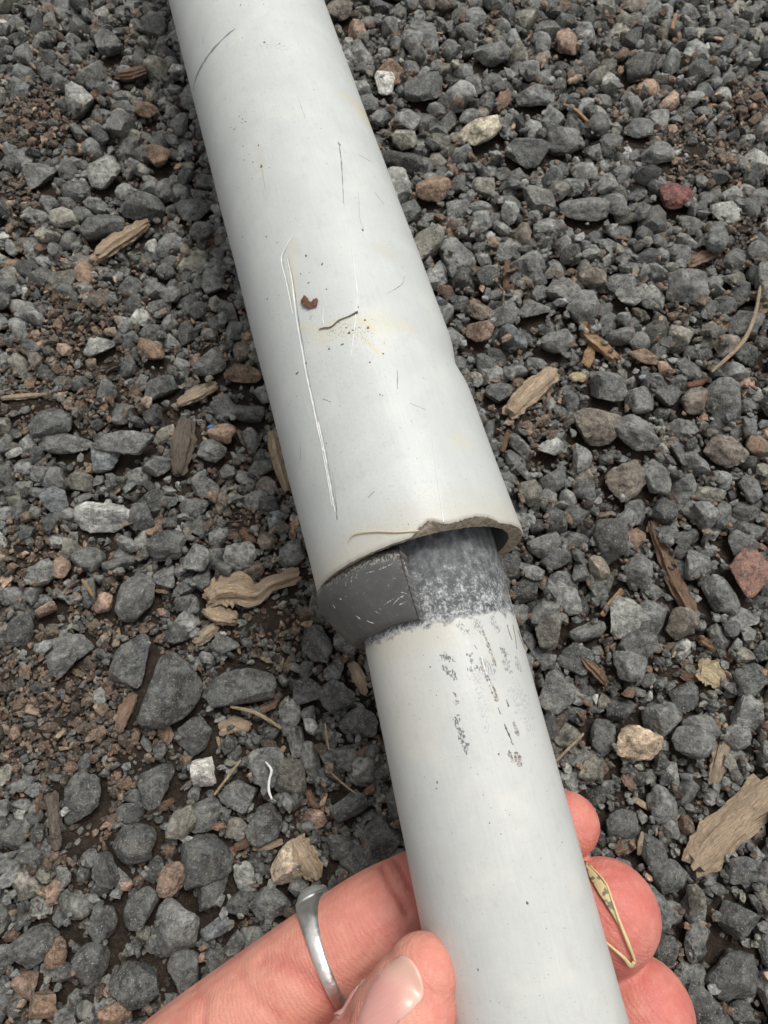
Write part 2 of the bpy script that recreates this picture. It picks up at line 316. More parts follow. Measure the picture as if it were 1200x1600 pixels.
# landmark wood: path, width px, thickness ratio, colour, name, short, label
WOODS = [
 ([(326,938),(345,925),(372,922),(398,930),(425,912),(466,899)],[30,46,52,32,23,26],.7,'t','root','bone shaped root','bone shaped tan root with a thick knotted end'),
 ([(322,952),(345,962),(368,968)],[24,32,22],.6,'t','wood_chip','chip under the root','splintered tan wood chip under the bone shaped root'),
 ([(306,1005),(320,992),(338,978)],[18,24,16],.5,'h','wood_chip','small chip under the root','small greyish wood chip below the bone shaped root'),
 ([(795,648),(812,628),(836,606),(866,580)],[26,36,38,30],.6,'t','bark_chip','oval bark chip','rounded tan bark chip with a corky face right of the big pipe'),
 ([(912,501),(920,522),(940,540),(964,561)],[20,22,24,18],.8,'o','stick','orange bent stick','short bent orange brown stick right of the big pipe'),
 ([(1084,1352),(1110,1325),(1150,1285),(1210,1228)],[52,62,58,66],.3,'t','wood_slab','big wood slab','big flat slab of grained weathered wood at the right edge'),
 ([(1020,815),(1036,860),(1052,905),(1080,956)],[17,21,22,20],.8,'n','stick','brown stick','straight brown stick right of the grey glue band'),
 ([(1188,447),(1180,490),(1160,535),(1112,581)],[5,6,7,5],.9,'t','twig','long curved twig','long thin curved tan twig near the right edge'),
 ([(155,400),(185,378),(212,362),(232,348)],[26,30,26,16],.7,'t','wood_chip','tan wood piece','gnarled tan wood piece in the upper left gravel'),
 ([(278,632),(305,618),(338,602)],[14,28,18],.5,'h','bark_chip','ridged bark chip','ridged grey tan bark chip left of the big pipe'),
 ([(424,672),(432,712),(448,766)],[16,22,12],.5,'t','wood_splinter','splinter by the pipe','tall fibrous wood splinter against the left side of the big pipe'),
 ([(292,655),(285,695),(280,740)],[24,40,20],.6,'e','bark_chip','dark bark wedge','dark grey brown bark wedge left of the big pipe'),
 ([(462,1310),(474,1335),(494,1368)],[26,36,28],.5,'t','wood_chip','fibrous wood chip','fibrous tan wood chip lying on the pinkish grey stone'),
 ([(395,1325),(418,1322),(442,1315)],[8,12,9],.6,'t','wood_splinter','short splinter','short tan splinter left of the fibrous wood chip'),
 ([(366,1325),(382,1318),(400,1307)],[9,13,10],.7,'n','stick','short brown stick','short brown stick left of the short tan splinter'),
 ([(1093,1045),(1110,1052),(1128,1068)],[32,40,24],.15,'y','leaf_scrap','pale leaf scrap','pale yellow ragged leaf scrap right of the thin pipe'),
 ([(1065,1052),(1085,1052),(1105,1045)],[16,26,16],.3,'n','bark_chip','brown bark by the leaf','dark brown bark chip under the pale leaf scrap'),
 ([(1130,1158),(1123,1190),(1113,1226)],[24,27,16],.5,'h','driftwood_chip','grey driftwood chip','pale grey pink driftwood chip above the big wood slab'),
 ([(940,962),(955,942),(972,922)],[9,11,10],.7,'o','stick','small orange stick','small orange tan stick beside the light grey jagged stone'),
 ([(898,1003),(915,1032),(932,1050),(945,1066)],[10,13,16,12],.8,'n','stick','jointed brown stick','jointed brown stick right of the thin pipe'),
 ([(1094,1000),(1118,1014),(1144,1032)],[14,15,10],.7,'n','stick','stick above the leaf','brown stick above the pale leaf scrap'),
 ([(868,1190),(890,1168),(912,1146)],[4,5,4],.9,'t','straw','straw by the thin pipe','thin tan straw leaning against the right of the thin pipe'),
 ([(182,980),(183,995),(181,1010)],[10,12,10],.5,'y','wood_chip','bright yellow chip','tiny bright yellow wood chip in the brown crumbs'),
 ([(360,1104),(400,1114),(440,1138)],[5,7,5],.8,'y','straw','straw over the flat dark stone','long pale straw below the flat dark stone'),
 ([(345,1140),(367,1133),(392,1136)],[22,24,14],.3,'t','bark_chip','flaky tan bark chip','flaky tan bark chip under the long pale straw'),
 ([(376,1188),(356,1214),(335,1242)],[4,5,4],.9,'y','straw','straw by the chalky stone','thin yellow straw right of the chalky white stone'),
 ([(508,1130),(510,1150),(514,1172)],[3,4,3],.9,'y','straw','tiny straw','tiny curved straw left of the thin pipe'),
 ([(513,1204),(540,1228),(572,1252)],[2.5,3,2],.9,'h','twig','fine dry stem','fine dark dry stem left of the thin pipe'),
 ([(73,1205),(65,1240),(54,1282)],[7,9,7],.7,'r','stick','red brown stick','thin red brown stick at the left edge'),
 ([(80,1240),(86,1285),(88,1328)],[20,20,14],.7,'e','root','dull brown root','dull brown root beside the upright dark stone'),
 ([(182,118),(205,115),(228,108)],[14,20,14],.6,'n','stick','brown block chip','brown wood chip left of the big pipe near the top'),
 ([(2,622),(38,619),(74,616)],[8,13,6],.6,'h','wood_splinter','grey splinter','flat grey wood splinter at the left edge'),
 ([(1075,415),(1095,404),(1122,394)],[14,22,16],.6,'p','wood_chip','pale wood chunk','pale pinkish wood chunk in the right gravel'),
 ([(1074,602),(1090,598),(1108,592)],[8,12,6],.4,'r','bark_chip','rust red chip','thin rust red bark chip below the long curved twig'),
 ([(772,172),(785,157),(793,142)],[14,22,16],.7,'p','wood_chip','pink tan chip','pink tan wood chip above the cream stone'),
 ([(888,128),(904,120),(918,110)],[8,12,8],.6,'t','wood_chip','tan chip','pointed tan chip right of the wide grey wedge'),
 ([(880,163),(900,172),(924,196)],[5,6,6],.8,'o','twig','hooked orange twig','hooked thin orange twig right of the pitted black stone'),
 ([(1050,46),(1056,22)],[7,7],.8,'o','stick','upright orange sliver','upright orange sliver near the top edge'),
 ([(790,452),(793,425),(793,400)],[9,12,9],.8,'n','stick','upright brown stick','upright brown stick right of the big pipe'),
 ([(785,706),(792,686),(796,670)],[9,11,7],.7,'n','stick','small brown stick','small brown stick between the big pipe and smooth oval stone'),
 ([(998,1335),(1000,1318),(1004,1300)],[8,10,6],.7,'h','stick','grey stick near the fingers','short grey tan stick above the fingertips'),
 ([(960,1330),(978,1322),(994,1312)],[16,24,18],.5,'p','wood_chip','pinkish weathered chip','pinkish weathered chip above the fingertips'),
 ([(988,1248),(1002,1256),(1014,1264)],[10,11,9],.5,'t','wood_chip','small tan chip','small tan chip right of the uppermost fingertip'),
 ([(975,1213),(982,1222),(990,1232)],[13,15,12],.5,'p','wood_chip','pale square chip','pale square chip below the lumpy tan stone'),
 ([(1030,522),(1032,508),(1033,494)],[6,7,5],.7,'y','wood_splinter','upright pale splinter','upright pale splinter right of the orange bent stick'),
 ([(893,592),(902,589),(914,590)],[14,18,14],.3,'y','wood_chip','yellow flake','flat yellow flake beside the oval bark chip'),
 ([(915,572),(920,557),(924,542)],[14,18,12],.7,'o','wood_chip','chip under the bent stick','orange brown chip under the bent orange stick'),
 ([(570,1085),(562,1060),(548,1035)],[10,24,14],.6,'h','wood_chip','chip left of the thin pipe','grey brown wood chip half under the thin pipe'),
 ([(185,1145),(197,1110),(210,1085)],[14,24,14],.5,'p','bark_chip','pink brown bark strip','pink brown bark strip left of the biggest dark stone'),
 ([(258,1160),(262,1150),(262,1140)],[16,20,12],.4,'p','bark_chip','pink brown flake','pink brown flake below the biggest dark stone'),
 ([(405,1112),(425,1100),(436,1084)],[12,18,8],.4,'p','bark_chip','curled bark chip','curled pink brown bark chip right of the flat dark stone'),
 ([(230,1268),(250,1262),(272,1250)],[12,17,8],.7,'n','stick','dark brown stick','dark brown stick below the chalky white stone'),
 ([(480,1235),(488,1252),(498,1262)],[10,14,8],.6,'n','wood_chip','dark brown chip','dark brown chip left of the thin pipe'),
 ([(378,828),(388,838),(396,848)],[14,18,14],.6,'n','wood_chip','brown chip under the big pipe','brown chip left of the big pipe above the bone shaped root'),
 ([(128,905),(140,922),(146,932)],[5,6,4],.7,'o','twig','small yellow brown twig','small yellow brown twig right of the small pink brown stone'),
]
def path_world(path, z): return [G(x, y, z) for (x, y) in path]
LM_MASK = []                                      # landmark footprints: x, y, r in metres
for s in STONES:
    c = G(s[0], s[1], .006); k = (G(s[0] + 10, s[1], .006) - c).length / 10; LM_MASK.append((c.x, c.y, .5 * (s[2] * .6 + s[3] * .4) * k))
for wd in WOODS:
    pts = catmull([G(x, y, .006)[:] for x, y in wd[0]], 4); k = (G(wd[0][0][0] + 10, wd[0][0][1], .006) - G(*wd[0][0], .006)).length / 10
    if max(wd[1]) > 9:
        for q in pts: LM_MASK.append((q[0], q[1], max(wd[1]) * .4 * k))
LM = np.array(LM_MASK)
def near_lm(x, y, r):
    return bool(np.any((LM[:, 0] - x) ** 2 + (LM[:, 1] - y) ** 2 < (LM[:, 2] + .6 * r) ** 2))

# ------------------------------------------------------------------ drop the gravel
def rand_color(r_):
    u = r_.random(); k = r_.uniform(.5, 1.55)
    if u < .50: c = C['g']
    elif u < .74: c = C['d']
    elif u < .86: c = (.20, .19, .158)
    elif u < .875: c = C['b']
    elif u < .935: c = C['l']
    elif u < .965: c = C['e']
    elif u < .982: c = C['p']
    else: c = C['n']
    return tuple(np.array(c) * k)
placed = []
def drop(n, dmin, dmax, cands, dirt_keep, sink, power=1.0, pct=65):
    cnt = 0; tries = 0
    while cnt < n and tries < n * 30:
        tries += 1; D = dmin + (dmax - dmin) * rng.random() ** power; best = None
        for _ in range(cands):
            x = rng.uniform(HX0 + .006, -HX0 - .006); y = rng.uniform(HY0 + .006, HY0 + NY * RES - .006)
            h = hm(x, y) + .3 * (hm(x + D * .35, y) + hm(x - D * .35, y) + hm(x, y + D * .35) + hm(x, y - D * .35))
            if best is None or h < best[0]: best = (h, x, y)
        _, x, y = best
        if D < .0026:
            q_ = proj((x, y, .005))
            if not (-160 < q_[0] < 1360 and -160 < q_[1] < 1760): continue
        if D > .0026 and near_lm(x, y, D * .62): continue
        if D <= .0026 and hm(x, y) > .0105: continue
        if rng.random() > dirt_keep + (1 - dirt_keep) * (1 - float(DM[int((y - HY0) / RES), int((x - HX0) / RES)])) ** 1.5: continue
        rx = D / 2; ry = rx * rng.uniform(.62, .95); rz = rx * rng.uniform(.5, .8); ang = rng.uniform(0, 6.283)
        z = settle(x, y, rx, ry, ang, rz, pct, sink)
        placed.append((x, y, z, rx, ry, rz, ang, int(rng.integers(NROCK)), rand_color(rng), rng.normal(0, .3), rng.normal(0, .3))); cnt += 1
drop(520, .0082, .0125, 5, .3, .62, 1.4)
drop(5000, .0042, .0084, 12, .62, .62, 1.05)
N_BIG = len(placed)
# landmark stones rest among them
LMS = []
for s in STONES:
    x, y, L, W, ang, col, ri = s[:7]; c = G(x, y, .007); k = (G(x + 10, y, .007) - c).length / 10
    rx, ry = L / 2 * k, W / 2 * k; rz = min(rx, ry) * .72; a = math.radians(ang)
    z = settle(c.x, c.y, rx, ry, a, rz, 70, .72); z = max(z, .0015 + rz * .5)
    c = G(x, y, z + rz * .5); z += .0009 if col in 'wcktrpnlh' else 0; LMS.append((c.x, c.y, z, rx, ry, rz, a, ri, C[col]))
drop(3800, .0022, .0046, 10, .8, .6)
N_MED = len(placed)
drop(6000, .0010, .0024, 7, 1.0, .6)
def mat_of(x, y, z, sx, sy, sz, ang, tx, ty):
    return Matrix.Translation((x, y, z)) @ Matrix.Rotation(ang, 4, 'Z') @ Matrix.Rotation(tx, 4, 'X') @ Matrix.Rotation(ty, 4, 'Y') @ Matrix.Diagonal((sx, sy, sz, 1))

# ------------------------------------------------------------------ pipes: frames and ray hits
class Pipe:
    def __init__(s, pa, pb, r):              # pa far end, pb near end on the axis; z runs pa -> pb
        s.dr = lambda z, ph: 0.0; s.o = pa; s.a = (pb - pa).normalized(); s.r = r; s.L = (pb - pa).length
        mid = (pa + pb) / 2; t = (CAM - mid); s.e1 = (t - t.dot(s.a) * s.a).normalized(); s.e2 = s.a.cross(s.e1)
        s.m = Matrix.Translation(s.o) @ Matrix((s.e1, s.e2, s.a)).transposed().to_4x4()
    def hit(s, px, py):
        d = ray(px, py); oc = CAM - s.o; dd = d - d.dot(s.a) * s.a; oo = oc - oc.dot(s.a) * s.a
        A = dd.dot(dd); B = 2 * dd.dot(oo); c = oo.dot(oo) - s.r ** 2; D = max(B * B - 4 * A * c, 0)
        p = oo + dd * ((-B - math.sqrt(D)) / (2 * A)); q = oc + d * ((-B - math.sqrt(D)) / (2 * A))
        return q.dot(s.a), math.atan2(p.dot(s.e2), p.dot(s.e1))
    def uvmm(s, px, py):
        z, ph = s.hit(px, py); return (ph * s.r * 1000, z * 1000)
    def local(s, z, ph, r): return (r * math.cos(ph), r * math.sin(ph), z)
    def world(s, z, ph, r): return s.m @ Vector(s.local(z, ph, r))
RU, RL = .019, .01335
u0 = P(382, 0, .177); u1 = P(631, 800, .126); ud = (u1 - u0).normalized()
UP = Pipe(u0 - ud * .14, u1 + ud * .0, RU)
# the near end of the big pipe: where its rim crosses the photograph
_zl, _ = UP.hit(505, 925); _zr, _ = UP.hit(806, 838); UEND = (_zl + _zr) / 2 - .0018
l0 = P(691.5, 1005, .1187); l1 = P(798, 1450, .104); ld = (l1 - l0).normalized()
LP = Pipe(l0 - ld * .030, l1 + ld * .09, RL)

def lathe(pipe, prof, nseg, fn=None):
    """prof: list of (z, r); closed round; returns verts, faces, uv"""
    v, f, uv = [], [], []; n = nseg + 1
    for (z, r) in prof:
        for k in range(n):
            ph = -math.pi + 2 * math.pi * k / nseg; zz, rr = fn(z, r, ph) if fn else (z, r)
            v.append((rr * math.cos(ph), rr * math.sin(ph), zz)); uv.append((ph * pipe.r * 1000, zz * 1000))
    for j in range(len(prof) - 1):
        for k in range(nseg): f.append((j * n + k, j * n + k + 1, (j + 1) * n + k + 1, (j + 1) * n + k))
    return v, f, uv
def strip(pipe, pts, widths, h, base=.00001, mm=True):
    """ridge following the pipe surface through photograph points"""
    sp = [pipe.hit(*p) for p in pts]; q = catmull([(z, ph * pipe.r) for z, ph in sp], 6); wv = np.interp(np.linspace(0, 1, len(q)), np.linspace(0, 1, len(widths)), widths)
    v, f = [], []
    for i, (z, a) in enumerate(q):
        t = q[min(i + 1, len(q) - 1)] - q[max(i - 1, 0)]; t /= np.linalg.norm(t) + 1e-12; nx_, ny_ = -t[1], t[0]
        ww = wv[i] * .00040 * random.uniform(.35, 1.4); a += random.uniform(-1, 1) * wv[i] * .00006
        for k, hh in ((-1, base), (-.4, h), (.4, h * .8), (1, base)):
            v.append(pipe.local(z + nx_ * ww * k, (a + ny_ * ww * k) / pipe.r, pipe.r + hh + pipe.dr(z, a / pipe.r)))
    for i in range(len(q) - 1):
        for k in range(3): f.append((i * 4 + k, i * 4 + k + 1, i * 4 + k + 5, i * 4 + k + 4))
    return v, f
def join(parts):
    V, F_ = [], []
    for v, f in parts:
        o = len(V); V += list(v); F_ += [tuple(i + o for i in q) for q in f]
    return V, F_

# ---- pipe materials
def pvc(name, pipe, stains, smudges, glue=None, dirty_end=None, base=(.66, .69, .69)):
    b = NB(name); uv = b.uv()
    ax = b.vec('MULTIPLY', uv, (1.0, .06, 1)); n1 = b.noise(ax, 2.2, 4, .6); n2 = b.noise(uv, .12, 4, .6); n3 = b.noise(uv, 3.5, 4, .6); n4 = b.noise(uv, 9, 2, .5)
    c = b.vec('SCALE', base, b.math('MULTIPLY', b.rng(n1, .2, .8, .95, 1.04, False), b.rng(n2, .2, .8, .93, 1.05, False)))
    c = b.mix(b.rng(n2, .5, .75, 0, .25), c, (.66, .64, .56))
    warp = b.vec('ADD', uv, b.vec('SCALE', b.vec('SUBTRACT', b.noise(uv, .9, 4, .6, color=True), (.5, .5, .5)), 2.2))
    if dirty_end is not None:
        sep = b.n('ShaderNodeSeparateXYZ'); b.set(sep.inputs[0], warp); de = b.rng(sep.outputs[1], *dirty_end, 0, 1)
        c = b.mix(b.math('MULTIPLY', de, b.rng(n3, .25, .7, .25, .8)), c, (.50, .45, .36))
    for col, amt, thr, items in stains:
        m = None
        for (A, B, r, s_) in items:
            k = b.capsule(warp, pipe.uvmm(*A), pipe.uvmm(*B), r, s_); m = k if m is None else b.math('MAXIMUM', m, k)
        if thr: m = b.math('MULTIPLY', m, b.rng(n3, thr, thr + .15))
        c = b.mix(b.math('MULTIPLY', m, amt * .6), c, col)
    rough = b.rng(n3, .3, .7, .36, .5, False)
    an = b.noise(b.vec('MULTIPLY', uv, (1.0, .4, 1)), 4.5, 3, .65)
    for col, amt, thr, items in smudges:
        m = None
        for (A, B, r, s_) in items:
            k = b.capsule(warp, pipe.uvmm(*A), pipe.uvmm(*B), r, s_); m = k if m is None else b.math('MAXIMUM', m, k)
        # speckle: the mask sets how much of the noise passes
        sp = b.rng(b.math('ADD', an, b.math('MULTIPLY', m, thr)), .72, .78)
        c = b.mix(b.math('MULTIPLY', b.math('MULTIPLY', sp, b.math('MINIMUM', b.math('MULTIPLY', m, 3), 1)), amt), c, col)
    bumpn = b.bump(b.noise(uv, 1.6, 3, .5), .12, .0003)
    sc_uv = b.n('ShaderNodeVectorRotate', rotation_type='Z_AXIS'); b.set(sc_uv.inputs['Vector'], uv); sc_uv.inputs['Angle'].default_value = .35
    fs = b.noise(b.vec('MULTIPLY', sc_uv.outputs[0], (3.0, .16, 1)), 2.2, 3, .5); fs2 = b.noise(b.vec('MULTIPLY', sc_uv.outputs[0], (.2, 2.6, 1)), 2.0, 3, .5)
    c = b.mix(b.rng(fs, .66, .72, 0, .28), c, (.36, .36, .35)); c = b.mix(b.rng(fs2, .68, .73, 0, .3), c, (.40, .39, .37))
    gr = b.noise(uv, .32, 6, .72); c = b.mix(b.rng(gr, .52, .7, 0, .22), c, (.40, .375, .32))
    c = b.mix(b.rng(b.noise(uv, 5.5, 2, .5), .70, .73, 0, .6), c, (.2, .18, .15))
    # faint specks of dirt all over
    vsp = b.rng(b.noise(uv, 2.6, 1, .5), .745, .77, 0, .7); c = b.mix(vsp, c, (.25, .22, .18))
    if glue:
        z0, z1 = glue; sep = b.n('ShaderNodeSeparateXYZ'); b.set(sep.inputs[0], warp)
        gz = sep.outputs[1]; drip = b.math('MULTIPLY', b.math('SUBTRACT', b.noise(uv, .6, 5, .7), .5), 4)
        g = b.rng(b.math('ADD', gz, drip), z1 - .6, z1 + .5, 1, 0)
        gn = b.noise(b.vec('MULTIPLY', uv, (1, .8, 1)), 2.6, 6, .75); gn2 = b.noise(b.vec('MULTIPLY', uv, (1, .8, 1)), .7, 4, .6)
        gcol = b.mix(b.rng(gn2, .35, .65), (.085, .09, .096), (.21, .215, .22))
        lim = b.rng(gz, z0 - 2, z1, .60, .46)       # whiter towards the edge of the glue
        spk = b.rng(b.math('SUBTRACT', b.math('ADD', gn, b.math('MULTIPLY', b.math('SUBTRACT', gn2, .5), .5)), lim), -.03, .13)
        gcol = b.mix(b.math('MULTIPLY', spk, .8), gcol, (.62, .635, .64))
        c = b.mix(g, c, gcol)
        bumpn = b.bump(b.math('MULTIPLY', b.math('ADD', gn, spk), g), .6, .0003, bumpn)
        rough = b.math('ADD', rough, b.math('MULTIPLY', g, .1))
    return b.fin(c, rough, bumpn, Specular_IOR_Level=.4)
YEL, TAN_, GRY, DGR, PUR = (.60, .53, .30), (.5, .44, .33), (.22, .22, .23), (.1, .1, .105), (.36, .36, .40)
M_UP = pvc('big_pipe_plastic', UP,
  [(YEL, .75, 0, [((562,172),(585,190),1.0,3.2), ((530,145),(562,168),.15,.7)]),
   (YEL, .6, .4, [((505,520),(600,505),1.0,2.5), ((575,500),(640,512),.4,2), ((470,510),(520,522),.4,1.2), ((715,690),(725,690),.8,1.5), ((570,530),(592,550),.15,.7), ((455,380),(460,470),.4,1.5)]),
   (YEL, .9, .3, [((572,533),(578,542),.1,.35), ((578,542),(592,552),.1,.4), ((560,497),(585,515),.1,.6)]),
   (TAN_, .5, .35, [((590,385),(610,400),.4,1.6), ((400,225),(410,265),.3,1.0)])],
  [(GRY, .9, .16, [((525,515),(565,520),1.0,2.0)]), (PUR, .7, .2, [((322,225),(335,270),.3,1.2), ((410,70),(450,75),.3,1.5)]),
   (GRY, .35, .12, [((380,80),(450,180),5,6), ((430,500),(560,560),5,6), ((560,700),(620,780),6,6)])],
  dirty_end=(UEND * 1000 - 9, UEND * 1000 + 1), base=(.54, .56, .543))
zg1, _ = LP.hit(700, 968); zg0, _ = LP.hit(700, 850)
M_LP = pvc('thin_pipe_plastic', LP,
  [(TAN_, .55, 0, [((580,1000),(690,985),.8,4.5)]), ((.60, .56, .46), .5, 0, [((600,1010),(640,1130),2,6)])],
  [(DGR, .9, .26, [((693,1026),(706,1030),.35,.5), ((696,1046),(709,1056),.4,.5), ((732,1021),(737,1031),.2,.5), ((735,1046),(754,1044),.25,.6), ((787,1016),(790,1024),.3,.6),
                   ((712,1121),(722,1150),.3,.4), ((720,1150),(728,1175),.35,.4), ((712,1084),(714,1100),.1,.4)]),
   (GRY, .85, .24, [((790,1032),(794,1044),.6,.8), ((808,1032),(812,1046),.4,1.0), ((756,1036),(768,1046),.6,.9), ((720,978),(728,985),.4,.9), ((745,975),(752,985),.4,.9), ((770,970),(778,982),.4,.9)]),
   (PUR, .8, .2, [((805,1085),(815,1110),.8,2.0), ((820,1090),(828,1135),.8,2.0), ((810,1066),(813,1078),.2,.8), ((750,1075),(760,1140),.3,1.4), ((745,1058),(765,1052),.6,2)])],
  glue=(zg0 * 1000, zg1 * 1000), base=(.548, .557, .535))
b = NB('broken_plastic'); p_ = b.pos(); n_a = b.noise(p_, 900, 5, .7); n_b = b.noise(p_, 2600, 3, .6)
c_ = b.mix(b.rng(n_a, .35, .65), (.27, .195, .115), (.54, .48, .38)); c_ = b.mix(b.rng(n_b, .55, .7, 0, .7), c_, (.62, .60, .55))
M_RIM = b.fin(c_, .6, b.bump(n_a, 1, .0005))
b = NB('pipe_inside'); n_a = b.noise(b.pos(), 400, 4); M_IN = b.fin(b.mix(n_a, (.22, .22, .21), (.36, .35, .33)), .6)
b = NB('scratch_white'); M_SCR = b.fin(b.mix(b.noise(b.pos(), 1500, 3), (.70, .70, .69), (.84, .84, .83)), .5)
b = NB('scratch_dark'); M_SCD = b.fin(b.mix(b.noise(b.pos(), 2500, 3), (.05, .05, .052), (.22, .21, .2)), .6)
b = NB('scuff_grey'); M_SCG = b.fin(b.mix(b.rng(b.noise(b.pos(), 2600, 3), .35, .65), (.14, .14, .135), (.52, .52, .50)), .6)
b = NB('gouge_brown'); M_GOU = b.fin(b.mix(b.rng(b.noise(b.pos(), 2600, 4), .35, .65), (.13, .12, .105), (.5, .47, .43)), .55)
b = NB('dirt_speck'); M_SPK = b.fin(b.mix(b.noise(b.pos(), 900, 2), (.06, .05, .04), (.2, .15, .09)), .8)

# ---- big pipe
def ph_of(px, py): return UP.hit(px, py)[1]
pA, pB, pC, pD = ph_of(642, 845), ph_of(672, 838), ph_of(705, 836), ph_of(788, 834)
def chip_depth(ph):
    d = 0
    lo, hi = min(pA, pC), max(pA, pC); t = (ph - lo) / (hi - lo)
    if 0 < t < 1: d = max(d, .0017 * math.sin(math.pi * t ** .8) ** 1.2)
    lo, hi = min(pC, pD), max(pC, pD); t = (ph - lo) / (hi - lo)
    if 0 < t < 1: d = max(d, .0012 * math.sin(math.pi * t ** .85) ** .8)
    if min(pA, pD) < ph < max(pA, pD): d = max(d, .0007 * min(1, 6 * min(ph - min(pA, pD), max(pA, pD) - ph) / abs(pA - pD)))
    return d + .00022 * abs(noise.noise((ph * 9, 3, 0))) + (.0003 * noise.noise((ph * 40, 7, 0)) if d > 0 else 0)
zd, _ = UP.hit(660, 530); PHD = UP.hit(688, 500)[1]; PHD = math.copysign(1.45, PHD)
def up_fn(z, r, ph):
    g = math.exp(-((z - zd) / .0035) ** 2 - ((ph - PHD) / .55) ** 2); r2 = r - .0009 * g - .00012 * noise.noise((z * 60, ph * 1.2, 1))
    if abs(r - RU) < .0004 and z > UEND - .012:                       # outer skin follows the chipped rim
        k = (z - (UEND - .012)) / .012; z = z - chip_depth(ph) * max(0, min(1, k))
    return z, r2
UP.dr = lambda z, ph: up_fn(min(float(z), UEND - .0121), RU, float(ph))[1] - RU
LP.dr = lambda z, ph: .00004 * noise.noise((float(z) * 90, float(ph) * 2, 0))
zz = list(np.linspace(0, UEND - .012, 150)) + list(np.linspace(UEND - .0115, UEND - .0003, 26))
prof = [(z, RU) for z in zz] + [(UEND, RU - .00028)]
big = empty('large_conduit_pipe', UP.m)
tag(big, 'scratched light grey plastic pipe, the thicker one with a broken open rim', 'pipe')
v, f, uv = lathe(UP, prof, 300, up_fn)
me = mesh_from('tube_wall', v, f); set_uv(me, uv); link('tube_wall', me, M_UP, big)
RI = RU - .0026
def rim_fn(z, r, ph):
    k = (r - RI) / (RU - .00028 - RI); zo = UEND - chip_depth(ph) - .0000; zi = UEND - .0004 - .0003 * abs(noise.noise((ph * 12, 0, 5)))
    r2 = r - .00012 * noise.noise((UEND * 60, ph * 1.2, 1)); jag = .00025 * noise.noise((ph * 30, r * 3000, 2)) * (1 if chip_depth(ph) > .0008 else .3) * math.sin(math.pi * k)
    return zi + (zo - zi) * k + jag, r2
v, f, uv = lathe(UP, [(UEND, RU - .00028 - (RU - .00028 - RI) * k / 6) for k in range(7)], 300, rim_fn)
me = mesh_from('rim', v, f); set_uv(me, uv)
o = link('rim', me, M_RIM, big); o['label'] = 'chipped brown stained rim'
v, f, uv = lathe(UP, [(UEND - .0005, RI), (UEND - .004, RI - .0001), (UEND - .03, RI - .0002), (UEND - .08, RI - .0002)], 120)
me = mesh_from('inner_wall', v, f); link('inner_wall', me, M_IN, big)
SCR_W = [([(456,369),(441,396),(440,412),(448,445),(457,490)],[.1,.25,.34,.26,.12]), ([(449,405),(456,440),(463,500),(471,545),(479,590),(488,630),(497,672),(505,705)],[.2,.35,.5,.55,.5,.55,.4,.3]),
 ([(497,660),(506,700),(513,740),(519,775),(524,800)],[.35,.3,.32,.25,.12]), ([(503,700),(510,735),(515,765),(519,790)],[.15,.22,.2,.1]),
 ([(538,320),(545,360),(552,410),(558,455),(559,490)],[.08,.12,.16,.22,.1]), ([(556,440),(556,480),(553,520),(548,556)],[.12,.2,.22,.08]),
 ([(672,668),(679,720),(686,770),(693,816)],[.06,.08,.12,.18]), ([(505,482),(504,498),(506,508)],[.12,.2,.06])]
for q, wv in SCR_W: link('scratch', mesh_from('scratch', *strip(UP, q, wv, .00009)), M_SCR, big); max(wv) > .25 and link('scuff', mesh_from('scuff', *strip(UP, [(x + 2.2 + 2 * max(wv), y) for x, y in q], [.02] + [.11] * 3 + [.02], .00003)), M_SCD, big)
SCR_D = [([(302,142),(306,122),(318,98),(340,70),(368,45)],[.35,.8,1.0,.9,.5]), ([(530,226),(533,250),(535,280),(537,318)],[.2,.25,.14,.1]), ([(528,222),(532,228)],[.5,.7]),
 ([(632,431),(629,443),(617,452),(604,459)],[.08,.12,.1,.05]), ([(621,578),(621,608)],[.06,.14]), ([(520,738),(525,780),(527,812)],[.05,.12,.2]), ([(469,690),(470,717)],[.06,.1]),
 ([(488,492),(485,496),(483,500)],[.1,.12,.1]), ([(575,778),(585,768)],[.06,.12]), ([(410,265),(414,295)],[.05,.08]), ([(465,150),(477,185)],[.04,.08]), ([(560,242),(578,252)],[.05,.16]),
 ([(450,400),(459,445),(467,500),(475,545)],[.05,.07,.06,.04]), ([(500,672),(508,710),(515,745)],[.05,.07,.04]), ([(504,623),(517,628)],[.1,.16]), ([(317,55),(318,68)],[.08,.25]),
 ([(585,300),(600,320)],[.06,.1]), ([(640,630),(665,640)],[.04,.06]), ([(560,300),(562,340),(568,360)],[.03,.05,.03])]
b = NB('rubbed_mark'); M_RUB = b.fin(b.mix(b.noise(b.pos(), 2500, 3), (.12, .12, .13), (.34, .34, .35)), .6)
for q, wv in SCR_D: link('scuff', mesh_from('scuff', *strip(UP, q, wv, .00004)), M_RUB if max(wv) > .6 else M_SCD, big)
def specks(pipe, pts, mat, parent):
    parts = []
    for (x, y, s_) in pts:
        z, ph = pipe.hit(x, y); pr = pipe.r + pipe.dr(z, ph); n = 6; a0 = random.uniform(0, 6.28); el = random.uniform(.4, 1); v = []
        for k in range(n):
            a = k * 6.283 / n; u_, w_ = s_ * .0005 * math.cos(a) * random.uniform(.6, 1.3), s_ * .0005 * math.sin(a) * el * random.uniform(.6, 1.3)
            v.append(pipe.local(z + u_ * math.cos(a0) - w_ * math.sin(a0), ph + (u_ * math.sin(a0) + w_ * math.cos(a0)) / pipe.r, pr + .00001))
        v.append(pipe.local(z, ph, pr + .00007)); parts.append((v, [(k, (k + 1) % n, n) for k in range(n)]))
    return tag(link('dirt_specks', mesh_from('dirt_specks', *join(parts), False), mat, parent), kind='stuff')
